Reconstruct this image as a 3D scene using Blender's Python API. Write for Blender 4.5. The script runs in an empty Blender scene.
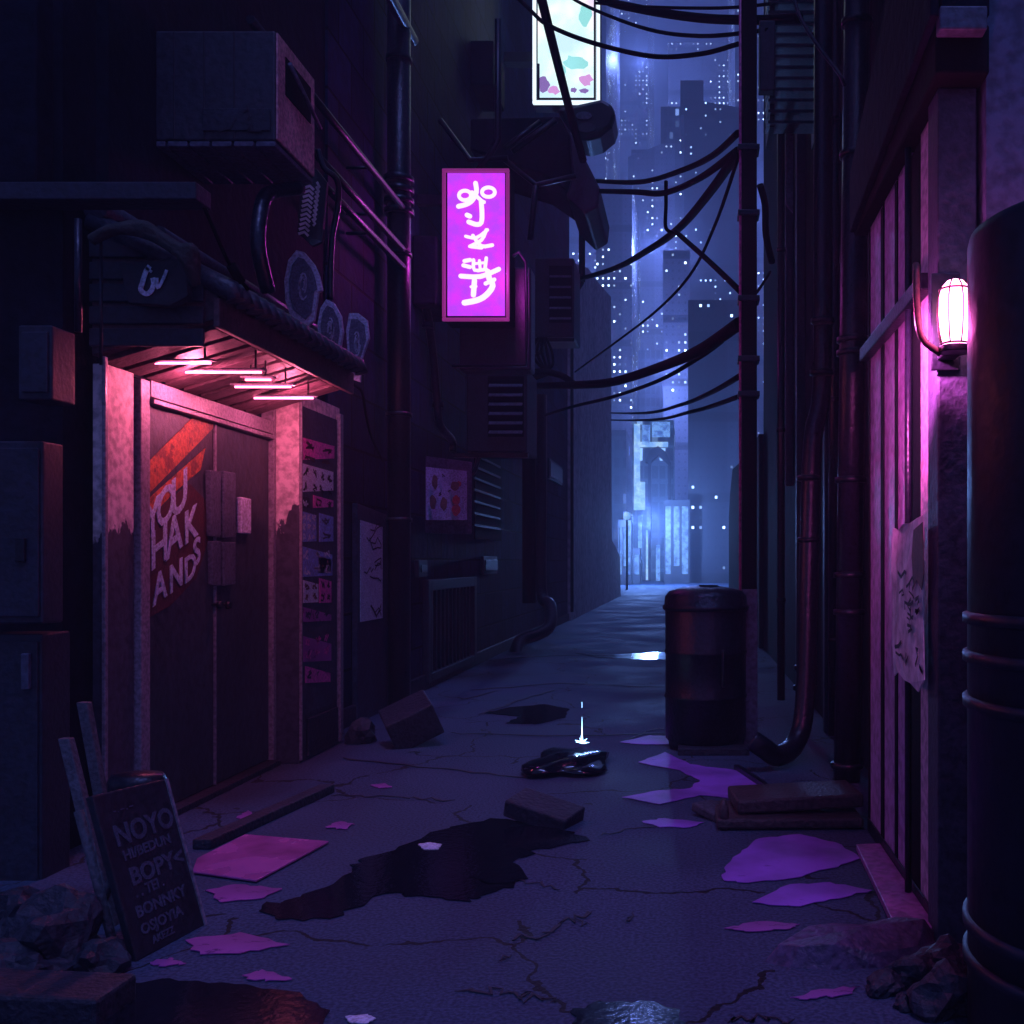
import bpy, bmesh, math, random
from mathutils import Vector, Matrix, noise
random.seed(7)
S = bpy.context.scene
COL = S.collection
F, VX, VY, CH = 1024.0, 690.0, 562.0, 1.35

# ---------------------------------------------------------------- picture -> metres
def P(x, y, d): return Vector(((x-VX)*d/F, d, CH-(y-VY)*d/F))
def W(c, x, y):
    d = c*F/(x-VX); return Vector((c, d, CH-(y-VY)*d/F))
def G(x, y, h=0.0):
    d = (CH-h)*F/(y-VY); return Vector(((x-VX)*d/F, d, h))

# ---------------------------------------------------------------- materials
def nt(name):
    m = bpy.data.materials.new(name); m.use_nodes = True
    n = m.node_tree; n.nodes.clear(); return m, n
def lk(n, a, b): n.links.new(a, b)
def mat(name, c1, c2=None, rough=.6, metal=0., scale=6., bump=.25, rvar=.15, thr=None, stretch=(1,1,1), spec=.5,
        brick=None, coat=0., height=None, detail=8, bscale=None, c3=None):
    """weathered surface: two colours mixed by noise (thr = hard edged peeling), optional tile joints, optional stain band by height"""
    m, n = nt(name)
    N = n.nodes.new
    out = N('ShaderNodeOutputMaterial'); b = N('ShaderNodeBsdfPrincipled'); lk(n, b.outputs[0], out.inputs[0])
    tc = N('ShaderNodeTexCoord'); mp = N('ShaderNodeMapping'); lk(n, tc.outputs['Object'], mp.inputs[0]); mp.inputs['Scale'].default_value = stretch
    no = N('ShaderNodeTexNoise'); no.inputs['Scale'].default_value = scale; no.inputs['Detail'].default_value = detail
    no.inputs['Roughness'].default_value = .62
    lk(n, mp.outputs[0], no.inputs['Vector'])
    fac = no.outputs['Fac']
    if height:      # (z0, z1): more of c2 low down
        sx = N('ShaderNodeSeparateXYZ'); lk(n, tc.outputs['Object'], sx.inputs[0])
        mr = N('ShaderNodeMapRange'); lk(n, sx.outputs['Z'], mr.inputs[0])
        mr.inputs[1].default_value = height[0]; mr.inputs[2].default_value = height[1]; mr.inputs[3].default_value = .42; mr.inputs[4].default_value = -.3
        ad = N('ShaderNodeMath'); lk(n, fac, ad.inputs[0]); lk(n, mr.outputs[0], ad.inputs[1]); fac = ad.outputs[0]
    rp = N('ShaderNodeValToRGB'); lk(n, fac, rp.inputs[0])
    e = rp.color_ramp.elements
    c2 = c2 or tuple(x*.55 for x in c1)
    if thr: e[0].position = thr; e[1].position = thr+.02
    else: e[0].position = .32; e[1].position = .7
    e[0].color = (*c1, 1); e[1].color = (*c2, 1)
    colr = rp.outputs[0]
    n2 = N('ShaderNodeTexNoise'); n2.inputs['Scale'].default_value = (bscale or scale*7); n2.inputs['Detail'].default_value = 6
    lk(n, tc.outputs['Object'], n2.inputs['Vector'])
    mx = N('ShaderNodeMix'); mx.data_type = 'RGBA'; mx.blend_type = 'MULTIPLY'; mx.inputs[0].default_value = .5
    lk(n, colr, mx.inputs[6]); r2 = N('ShaderNodeValToRGB'); r2.color_ramp.elements[0].position = .35; r2.color_ramp.elements[1].position = .6
    lk(n, n2.outputs['Fac'], r2.inputs[0]); lk(n, r2.outputs[0], mx.inputs[7]); colr = mx.outputs[2]
    h = N('ShaderNodeMath'); h.operation = 'MULTIPLY_ADD'; lk(n, no.outputs['Fac'], h.inputs[0]); h.inputs[1].default_value = .6; lk(n, n2.outputs['Fac'], h.inputs[2])
    hh = h.outputs[0]
    if brick:       # (axes, width, height, mortar colour)
        sp = N('ShaderNodeSeparateXYZ'); cb = N('ShaderNodeCombineXYZ'); lk(n, tc.outputs['Object'], sp.inputs[0])
        lk(n, sp.outputs['XYZ'.index(brick[0][0])], cb.inputs[0]); lk(n, sp.outputs['XYZ'.index(brick[0][1])], cb.inputs[1])
        br = N('ShaderNodeTexBrick'); lk(n, cb.outputs[0], br.inputs[0]); br.inputs['Scale'].default_value = 1
        br.inputs['Brick Width'].default_value = brick[1]; br.inputs['Row Height'].default_value = brick[2]
        br.inputs['Mortar Size'].default_value = .014; br.inputs['Mortar Smooth'].default_value = .3; br.offset = .5
        br.inputs['Color1'].default_value = (1,1,1,1); br.inputs['Color2'].default_value = (.42,.42,.46,1); br.inputs['Mortar'].default_value = (.03,.03,.03,1)
        m2 = N('ShaderNodeMix'); m2.data_type = 'RGBA'; m2.blend_type = 'MULTIPLY'; m2.inputs[0].default_value = 1
        lk(n, colr, m2.inputs[6]); lk(n, br.outputs[0], m2.inputs[7]); colr = m2.outputs[2]
        h2 = N('ShaderNodeMath'); h2.operation = 'MULTIPLY_ADD'; lk(n, br.outputs['Fac'], h2.inputs[0]); h2.inputs[1].default_value = -1.5; lk(n, hh, h2.inputs[2]); hh = h2.outputs[0]
    lk(n, colr, b.inputs['Base Color'])
    rr = N('ShaderNodeMapRange'); lk(n, n2.outputs['Fac'], rr.inputs[0]); rr.inputs[3].default_value = max(.03, rough-rvar); rr.inputs[4].default_value = min(1, rough+rvar)
    lk(n, rr.outputs[0], b.inputs['Roughness'])
    b.inputs['Metallic'].default_value = metal; b.inputs['Specular IOR Level'].default_value = spec; b.inputs['Coat Weight'].default_value = coat
    if bump:
        bp = N('ShaderNodeBump'); bp.inputs['Strength'].default_value = bump; bp.inputs['Distance'].default_value = .02
        lk(n, hh, bp.inputs['Height']); lk(n, bp.outputs[0], b.inputs['Normal'])
    return m
def glow(name, c, s, base=(0,0,0), var=None):
    m, n = nt(name); N = n.nodes.new
    out = N('ShaderNodeOutputMaterial'); b = N('ShaderNodeBsdfPrincipled'); lk(n, b.outputs[0], out.inputs[0])
    b.inputs['Base Color'].default_value = (*base, 1); b.inputs['Emission Color'].default_value = (*c, 1); b.inputs['Emission Strength'].default_value = s
    b.inputs['Roughness'].default_value = .4
    if var:
        tc = N('ShaderNodeTexCoord'); no = N('ShaderNodeTexNoise'); no.inputs['Scale'].default_value = var[0]; no.inputs['Detail'].default_value = 4
        lk(n, tc.outputs['Object'], no.inputs[0]); rp = N('ShaderNodeValToRGB'); lk(n, no.outputs['Fac'], rp.inputs[0])
        e = rp.color_ramp.elements; e[0].position = .4; e[0].color = (*c, 1); e[1].position = .62; e[1].color = (*var[1], 1)
        for p_, c_ in var[2:]:
            q = e.new(p_); q.color = (*c_, 1)
        lk(n, rp.outputs[0], b.inputs['Emission Color'])
    return m
def tower_mat(name, base, wc, dens, cell=(1.6, 2.2), strength=1.5, lobe=(.45,.4), glowz=None):
    """facade with lit windows: a lattice of panes, a random share of them switched on"""
    m, n = nt(name); N = n.nodes.new
    def M(op, a, b=None, c=None):
        k = N('ShaderNodeMath'); k.operation = op
        for i, v in enumerate((a, b, c)):
            if v is None: continue
            if isinstance(v, (int, float)): k.inputs[i].default_value = v
            else: lk(n, v, k.inputs[i])
        return k.outputs[0]
    out = N('ShaderNodeOutputMaterial'); b = N('ShaderNodeBsdfPrincipled'); lk(n, b.outputs[0], out.inputs[0])
    tc = N('ShaderNodeTexCoord'); sp = N('ShaderNodeSeparateXYZ'); lk(n, tc.outputs['Object'], sp.inputs[0])
    u = M('DIVIDE', M('ADD', sp.outputs[0], sp.outputs[1]), cell[0]); v = M('DIVIDE', sp.outputs[2], cell[1])
    cb = N('ShaderNodeCombineXYZ'); lk(n, M('FLOOR', u), cb.inputs[0]); lk(n, M('FLOOR', v), cb.inputs[1])
    wn = N('ShaderNodeTexWhiteNoise'); wn.noise_dimensions = '2D'; lk(n, cb.outputs[0], wn.inputs['Vector'])
    cl = N('ShaderNodeTexNoise'); cl.inputs['Scale'].default_value = .09; lk(n, cb.outputs[0], cl.inputs['Vector'])
    lit = M('LESS_THAN', wn.outputs['Value'], M('MULTIPLY', M('SUBTRACT', cl.outputs['Fac'], .45), dens*7))
    inu = M('LESS_THAN', M('ABSOLUTE', M('SUBTRACT', M('FRACT', u), .5)), lobe[0]*.5)
    inv = M('LESS_THAN', M('ABSOLUTE', M('SUBTRACT', M('FRACT', v), .5)), lobe[1]*.5)
    pane = M('MULTIPLY', inu, inv)
    w2 = N('ShaderNodeTexWhiteNoise'); w2.noise_dimensions = '3D'; lk(n, cb.outputs[0], w2.inputs['Vector']); cb.inputs[2].default_value = 0; e = M('MULTIPLY', M('MULTIPLY', pane, lit), M('MULTIPLY', M('POWER', w2.outputs['Value'], 2.5), strength))
    lk(n, e, b.inputs['Emission Strength']); b.inputs['Emission Color'].default_value = (*wc, 1)
    mx = N('ShaderNodeMix'); mx.data_type = 'RGBA'; lk(n, pane, mx.inputs[0]); mx.inputs[6].default_value = (*base, 1); mx.inputs[7].default_value = tuple(x*.5 for x in base)+(1,)
    c3 = N('ShaderNodeCombineXYZ'); lk(n, M('FLOOR', M('MULTIPLY', u, .23)), c3.inputs[0]); w3 = N('ShaderNodeTexWhiteNoise'); w3.noise_dimensions = '2D'; lk(n, c3.outputs[0], w3.inputs['Vector'])
    fl = M('GREATER_THAN', M('FRACT', M('MULTIPLY', v, .125)), .12); st = M('MULTIPLY', M('ADD', M('MULTIPLY', w3.outputs['Value'], 1.3), .35), M('ADD', M('MULTIPLY', fl, .6), .4))
    vm = N('ShaderNodeVectorMath'); vm.operation = 'SCALE'; lk(n, mx.outputs[2], vm.inputs[0]); lk(n, st, vm.inputs['Scale'])
    lk(n, vm.outputs[0], b.inputs['Base Color']); b.inputs['Roughness'].default_value = .5
    return m

MT = {}
MT['wall_dark'] = mat('dark_plaster', (.009,.014,.030), (.004,.006,.013), rough=.85, scale=2.2, bump=.5, spec=.12)
MT['wall_tile'] = mat('grimy_tiles', (.030,.050,.135), (.010,.017,.048), spec=.12, rough=.75, scale=1.3, bump=.5, brick=('YZ', .62, .46))
MT['wall_pale'] = mat('pale_render', (.42,.38,.42), (.28,.25,.30), rough=.85, scale=.9, bump=.4)
MT['plaster_blue'] = mat('plaster_smooth', (.13,.17,.28), (.10,.13,.22), rough=.85, scale=3, bump=.25)
MT['wall_right'] = mat('soot_wall', (.012,.016,.032), (.006,.008,.016), spec=.12, rough=.85, scale=2, bump=.5)
MT['metal_dark'] = mat('dark_metal', (.018,.022,.038), (.008,.010,.018), rough=.36, metal=.35, scale=8, bump=.15)
MT['pipe'] = mat('pipe_paint', (.022,.028,.050), (.010,.012,.022), rough=.34, metal=.25, scale=6, bump=.2, stretch=(1,1,.25))
MT['pipe_glossy'] = mat('tank_paint', (.016,.020,.042), (.010,.012,.024), rough=.5, metal=.1, scale=3, bump=.12, stretch=(1,1,.2))
MT['box_grey'] = mat('box_paint', (.12,.14,.22), (.07,.085,.13), rough=.5, scale=5, bump=.25)
MT['box_dim'] = mat('box_paint_dim', (.024,.032,.060), (.012,.016,.030), rough=.55, scale=5, bump=.25)
MT['ac'] = mat('ac_casing', (.036,.042,.068), (.02,.024,.04), rough=.5, scale=4, bump=.25, stretch=(1,1,.5))
MT['ac_side'] = mat('ac_pink_lit_side', (.95,.48,.55), (.5,.2,.25), rough=.6, scale=6, bump=.35)  # pink lamp light painted into the side panel colour
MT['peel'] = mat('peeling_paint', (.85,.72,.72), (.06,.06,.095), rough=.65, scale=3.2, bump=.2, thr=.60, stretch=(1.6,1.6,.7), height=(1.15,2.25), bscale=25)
MT['frame_paint'] = mat('frame_paint', (.36,.33,.40), (.20,.19,.25), rough=.4, scale=3, bump=.15, bscale=50, stretch=(1,1,.3))
MT['door'] = mat('door_paint', (.05,.068,.10), (.022,.03,.045), rough=.5, scale=2.6, bump=.3, stretch=(1,1,.5))
MT['graf_red'] = mat('spray_orange_red', (.55,.15,.06), (.26,.07,.045), rough=.6, scale=7, bump=.2, thr=.55)
MT['graf_dark'] = mat('spray_dark_red', (.10,.028,.035), (.06,.022,.03), rough=.6, scale=8, bump=.2)
MT['graf_blue'] = mat('spray_pale_blue', (.55,.85,1.0), (.5,.6,.95), rough=.6, scale=9, bump=.1)
MT['plate'] = mat('handle_plate', (.16,.19,.28), (.09,.11,.17), rough=.4, metal=.3, scale=8, bump=.2)
MT['awning_wood'] = mat('awning_boards', (.13,.07,.09), (.06,.035,.045), rough=.55, scale=5, bump=.4, stretch=(.3,1,1))
MT['roof_tile'] = mat('roof_tiles', (.04,.048,.08), (.02,.024,.04), rough=.45, scale=7, bump=.3)
MT['ground'] = None
MT['water'] = mat('dark_water', (.006,.008,.016), (.010,.012,.022), rough=.09, rvar=.05, scale=5, bump=.06, spec=.6)
MT['violet'] = mat('violet_light_pool', (.42,.14,.74), (.36,.12,.66), rough=.62, rvar=.06, scale=3, bump=.02, bscale=2.5)  # pools of light painted as a violet surface colour
MT['violet_dim'] = mat('violet_light_and_sticker', (.42,.09,.42), (.34,.08,.38), rough=.55, rvar=.06, scale=3, bump=.02, bscale=2.5)  # dimmer tone of the painted light, shared with some stickers
MT['sheet_pink'] = mat('pink_plastic_sheet', (.72,.14,.46), (.55,.12,.42), rough=.26, rvar=.2, scale=2.5, bump=.3, bscale=3)
MT['wood'] = mat('damp_wood', (.10,.065,.07), (.045,.03,.035), rough=.5, scale=7, bump=.5, stretch=(.3,1,1))
MT['wood_pale'] = mat('grey_stick', (.10,.11,.14), (.05,.055,.07), rough=.7, scale=8, bump=.4)
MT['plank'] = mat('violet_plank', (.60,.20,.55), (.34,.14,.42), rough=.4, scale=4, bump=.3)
MT['stone'] = mat('broken_concrete', (.030,.036,.062), (.013,.016,.028), rough=.6, scale=6, bump=.6)
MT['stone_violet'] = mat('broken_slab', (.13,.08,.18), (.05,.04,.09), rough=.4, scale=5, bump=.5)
MT['bin'] = mat('bin_metal', (.018,.024,.046), (.008,.010,.02), rough=.38, metal=.4, scale=6, bump=.3, stretch=(1,1,.4))
MT['board'] = mat('chalkboard', (.018,.022,.038), (.010,.012,.02), rough=.55, scale=6, bump=.2)
MT['chalk'] = mat('faded_chalk', (.10,.12,.19), (.05,.06,.10), rough=.8, scale=30, bump=.1)
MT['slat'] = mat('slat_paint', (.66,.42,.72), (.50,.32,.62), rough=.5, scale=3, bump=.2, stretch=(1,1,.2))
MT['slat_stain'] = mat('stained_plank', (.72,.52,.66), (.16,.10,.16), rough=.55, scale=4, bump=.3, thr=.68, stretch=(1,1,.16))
MT['black'] = mat('black_rubber', (.004,.005,.009), (.003,.003,.006), rough=.8, scale=5, bump=.1, spec=.15)
MT['cable'] = mat('cable_rubber', (.003,.003,.005), (.002,.002,.004), rough=.9, scale=5, bump=0, spec=.08)
MT['cloth'] = mat('tarpaulin', (.045,.05,.045), (.022,.025,.025), rough=.8, scale=6, bump=.5)
MT['paper_w'] = mat('poster_paper', (.85,.75,.85), (.5,.42,.55), rough=.8, scale=6, bump=.2)
MT['poster_white'] = mat('poster_white', (.98,.93,.98), (.9,.8,.92), rough=.8, scale=5, bump=.1, bscale=12)
MT['menu_white'] = mat('menu_white', (.55,.66,.95), (.38,.44,.7), rough=.8, scale=9, bump=.05)
MT['rim_light_pink'] = mat('painted_rim_light', (.85,.12,.42), (.6,.08,.3), rough=.35, scale=5, bump=.1)  # pink rim light painted into the colour of the pole's edge
MT['ink'] = mat('dark_ink', (.03,.02,.04), (.02,.02,.03), rough=.7, scale=9, bump=.05)
MT['ink_red'] = mat('red_ink', (.5,.05,.07), (.3,.05,.08), rough=.7, scale=9, bump=.05)
MT['ink_brown'] = mat('brown_ink', (.22,.12,.10), (.12,.07,.07), rough=.7, scale=9, bump=.05)
MT['blue_panel'] = mat('blue_sticker', (.30,.45,.95), (.2,.3,.65), rough=.5, scale=8, bump=.1)
MT['pale_panel'] = mat('pale_sticker', (.8,.88,1.0), (.6,.68,.9), rough=.5, scale=12, bump=.1)
MT['mag_panel'] = mat('magenta_sticker', (.95,.12,.6), (.7,.1,.5), rough=.5, scale=9, bump=.1)
MT['grey_panel'] = mat('grey_panel', (.06,.07,.12), (.035,.04,.07), rough=.6, scale=5, bump=.3)
MT['rim_blue'] = mat('plaque_rim', (.75,.80,1.0), (.5,.55,.75), rough=.6, scale=9, bump=.2)
MT['plaque'] = mat('plaque_face', (.20,.21,.32), (.11,.12,.19), rough=.6, scale=12, bump=.3)
MT['tube'] = glow('lit_tube', (1,.13,.30), 11)
MT['lantern'] = glow('lit_lantern', (1,.26,.58), 12)
MT['neon'] = glow('neon_face', (.63,.035,.95), 1.25, var=(7, (.45,.05,.80)))
MT['neon_glyph'] = glow('neon_writing', (1,.78,.98), 1.3)
MT['neon_rim'] = glow('neon_edge', (.55,.05,.42), .35, base=(.1,.02,.08))
MT['screen'] = glow('bright_screen', (.60,.85,1.0), 1.2, var=(1.6, (1,.9,.97), (.52,(.75,1,.95)), (.7,(.75,.6,.95))))
MT['screen_rim'] = glow('screen_edge', (.75,.9,1.0), 1.4)
MT['screen_violet'] = glow('screen_violet', (.30,.18,.55), .9)
MT['screen_cyan'] = glow('screen_cyan', (.35,.85,.85), 1.0)
MT['screen_pink'] = glow('screen_pink', (.75,.35,.80), 1.0)
MT['splash'] = glow('splash_glow', (.30,.60,1.0), 7)  # glow put into the water splash, which is no lamp
MT['bead'] = glow('lit_bead', (1,.16,.28), 3)

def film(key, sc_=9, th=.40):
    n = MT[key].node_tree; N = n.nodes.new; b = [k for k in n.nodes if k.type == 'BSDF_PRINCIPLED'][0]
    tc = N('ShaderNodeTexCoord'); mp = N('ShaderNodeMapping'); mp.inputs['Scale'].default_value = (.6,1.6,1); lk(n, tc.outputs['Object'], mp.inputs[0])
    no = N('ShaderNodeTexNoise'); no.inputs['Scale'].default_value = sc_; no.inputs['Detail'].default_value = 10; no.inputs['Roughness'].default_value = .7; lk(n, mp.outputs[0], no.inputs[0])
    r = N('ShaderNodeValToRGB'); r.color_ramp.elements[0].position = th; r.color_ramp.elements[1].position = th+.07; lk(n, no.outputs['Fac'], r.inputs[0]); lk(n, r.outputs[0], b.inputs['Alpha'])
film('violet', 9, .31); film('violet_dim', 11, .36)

# ---------------------------------------------------------------- mesh building
class MB:
    def __init__(s): s.b = bmesh.new(); s.mats = []; s.cur = 0
    def use(s, m):
        if m not in s.mats: s.mats.append(m)
        s.cur = s.mats.index(m); return s
    def _f(s, vs):
        try:
            f = s.b.faces.new(vs); f.material_index = s.cur; return f
        except ValueError: return None
    def hexa(s, c):
        v = [s.b.verts.new(p) for p in c]
        for q in ((3,2,1,0),(4,5,6,7),(0,1,5,4),(1,2,6,5),(2,3,7,6),(3,0,4,7)): s._f([v[i] for i in q])
        return s
    def box(s, a, b):
        x0,x1 = sorted((a[0],b[0])); y0,y1 = sorted((a[1],b[1])); z0,z1 = sorted((a[2],b[2]))
        return s.hexa([(x0,y0,z0),(x1,y0,z0),(x1,y1,z0),(x0,y1,z0),(x0,y0,z1),(x1,y0,z1),(x1,y1,z1),(x0,y1,z1)])
    def obox(s, c, size, rot=(0,0,0)):
        R = Matrix.Rotation(rot[2],4,'Z') @ Matrix.Rotation(rot[1],4,'Y') @ Matrix.Rotation(rot[0],4,'X')
        hx,hy,hz = (k/2 for k in size)
        return s.hexa([Vector(c)+R@Vector(q) for q in ((-hx,-hy,-hz),(hx,-hy,-hz),(hx,hy,-hz),(-hx,hy,-hz),(-hx,-hy,hz),(hx,-hy,hz),(hx,hy,hz),(-hx,hy,hz))])
    def prism(s, pts, off):
        """closed outline pts (3-D, one plane) thickened by the vector off"""
        off = Vector(off); a = [s.b.verts.new(p) for p in pts]; b = [s.b.verts.new(Vector(p)+off) for p in pts]
        s._f(a); s._f(list(reversed(b)))
        for i in range(len(a)):
            j = (i+1) % len(a); s._f([a[j], a[i], b[i], b[j]])
        return s
    def tube(s, pts, r, seg=10, cap=True):
        pts = [Vector(p) for p in pts]; rings = []
        rr = r if isinstance(r, (list, tuple)) else [r]*len(pts)
        up = None
        for i, p in enumerate(pts):
            t = (pts[min(i+1,len(pts)-1)]-pts[max(i-1,0)]).normalized()
            if up is None:
                up = Vector((0,0,1)) if abs(t.z) < .9 else Vector((0,1,0))
            a = t.cross(up).normalized(); c = a.cross(t).normalized(); up = c
            rings.append([s.b.verts.new(p+(a*math.cos(k*2*math.pi/seg)+c*math.sin(k*2*math.pi/seg))*rr[i]) for k in range(seg)])
        for i in range(len(rings)-1):
            for k in range(seg):
                f = s._f([rings[i][k], rings[i][(k+1)%seg], rings[i+1][(k+1)%seg], rings[i+1][k]])
                if f: f.smooth = True
        if cap: s._f(list(reversed(rings[0]))); s._f(rings[-1])
        return s
    def cyl(s, c, r, z0, z1, seg=32): return s.tube([(c[0],c[1],z0),(c[0],c[1],z1)], r, seg)
    def lathe(s, c, prof, seg=32, squash=1.0):
        rings = [[s.b.verts.new((c[0]+r*math.cos(k*2*math.pi/seg), c[1]+r*squash*math.sin(k*2*math.pi/seg), c[2]+z)) for k in range(seg)] for r, z in prof]
        for i in range(len(rings)-1):
            for k in range(seg):
                f = s._f([rings[i][k], rings[i][(k+1)%seg], rings[i+1][(k+1)%seg], rings[i+1][k]])
                if f: f.smooth = True
        s._f(list(reversed(rings[0]))); s._f(rings[-1]); return s
    def ribbon(s, pts, w, nrm, th=.004):
        """flat stroke of width w (number or list) in the plane of normal nrm"""
        pts = [Vector(p) for p in pts]; nrm = Vector(nrm).normalized(); L, R = [], []
        for i, p in enumerate(pts):
            t = (pts[min(i+1,len(pts)-1)]-pts[max(i-1,0)]).normalized(); sd = t.cross(nrm).normalized()
            ww = (w[i] if isinstance(w, (list,tuple)) else w)/2
            L.append(p+sd*ww); R.append(p-sd*ww)
        for i in range(len(pts)-1):
            a = [L[i],R[i],R[i+1],L[i+1]]
            s.hexa([q for q in a]+[q+nrm*th for q in a])
        return s
    def rock(s, c, size, seed=0, sub=2, rough=.35, flat=True):
        bb = bmesh.new(); bmesh.ops.create_icosphere(bb, subdivisions=sub, radius=1)
        off = Vector((seed*3.7, seed*1.3, seed*.7)); mp = {}
        for v in bb.verts:
            k = 1+rough*noise.noise(v.co*1.3+off)*1.6+rough*.4*noise.noise(v.co*3.1+off)
            q = v.co*k; q = Vector((q.x*size[0], q.y*size[1], q.z*size[2])); q.z = max(q.z, -size[2]*.55)
            mp[v.index] = s.b.verts.new(Vector(c)+q+Vector((0,0,size[2]*.55)))
        for f in bb.faces: s._f([mp[v.index] for v in f.verts])
        bb.free(); return s
    def build(s, name, m=None, parent=None, bevel=0, smooth=False, loc=None):
        o0 = Vector((0,0,0)); q = parent
        while q is not None: o0 += q.location; q = q.parent
        if parent is None:
            if loc is not None: o0 = Vector(loc)
            else:
                vs = [v.co for v in s.b.verts]
                o0 = Vector(((min(v.x for v in vs)+max(v.x for v in vs))/2, (min(v.y for v in vs)+max(v.y for v in vs))/2, min(v.z for v in vs)))
            obl = o0
        bmesh.ops.translate(s.b, verts=s.b.verts, vec=-o0)
        bmesh.ops.recalc_face_normals(s.b, faces=s.b.faces)
        me = bpy.data.meshes.new(name); s.b.to_mesh(me); s.b.free()
        for k in (s.mats or [m]): me.materials.append(MT[k] if isinstance(k, str) else k)
        if smooth:
            for p in me.polygons: p.use_smooth = True
        o = bpy.data.objects.new(name, me); COL.objects.link(o)
        if parent is not None: o.parent = parent
        else: o.location = obl
        if bevel:
            d = o.modifiers.new('edge', 'BEVEL'); d.width = bevel; d.segments = 2; d.limit_method = 'ANGLE'; d.angle_limit = .6
        return o
def tag(o, label=None, cat=None, group=None, kind=None):
    if label: o['label'] = label
    if cat: o['category'] = cat
    if group: o['group'] = group
    if kind: o['kind'] = kind
    return o
def thing(name, loc, label, cat, group=None):
    o = bpy.data.objects.new(name, None); COL.objects.link(o); o.location = loc; o.empty_display_size = .1
    return tag(o, label, cat, group)
def struct(o): o['kind'] = 'structure'; return o
def copy_tree(o, parent=None):
    c = o.copy(); COL.objects.link(c); c.parent = parent
    for ch in list(o.children): copy_tree(ch, c)
    return c
def smoothpath(pts, n=6):
    pts = [Vector(p) for p in pts]; out = []
    for i in range(len(pts)-1):
        p0 = pts[max(i-1,0)]; p1 = pts[i]; p2 = pts[i+1]; p3 = pts[min(i+2,len(pts)-1)]
        for k in range(n):
            t = k/n
            out.append(.5*((2*p1)+(p2-p0)*t+(2*p0-5*p1+4*p2-p3)*t*t+(3*p1-p0-3*p2+p3)*t**3))
    out.append(pts[-1]); return out
def text_mesh(name, body, m, origin, ux, uy, size, parent, ext=.003, bold=.02):
    """lettering laid in the plane spanned by ux (reading direction) and uy (up), starting at origin"""
    cu = bpy.data.curves.new(name, 'FONT'); cu.body = body; cu.size = size; cu.extrude = ext; cu.offset = bold*size; cu.resolution_u = 3
    t = bpy.data.objects.new(name+'_tmp', cu); COL.objects.link(t)
    bpy.context.view_layer.update()
    me = bpy.data.meshes.new_from_object(t.evaluated_get(bpy.context.evaluated_depsgraph_get()))
    bpy.data.objects.remove(t); me.name = name; me.materials.clear(); me.materials.append(MT[m])
    o0 = Vector((0,0,0)); q = parent
    while q is not None: o0 += q.location; q = q.parent
    ux = Vector(ux); uy = Vector(uy); nz = ux.normalized().cross(uy.normalized())
    for v in me.vertices: v.co = Vector(origin)-o0+ux*v.co.x+uy*v.co.y+nz*v.co.z
    o = bpy.data.objects.new(name, me); COL.objects.link(o); o.parent = parent
    return o
def ragged(pts, amp=.02, n=5, seed=1):
    """outline with small irregular wiggles"""
    r = random.Random(seed); out = []
    L = len(pts)
    for i in range(L):
        a = Vector(pts[i]); b = Vector(pts[(i+1)%L]); out.append(a)
        for k in range(1, n):
            q = a.lerp(b, k/n); q.x += r.uniform(-amp, amp); q.y += r.uniform(-amp, amp); out.append(q)
    return out

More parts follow.
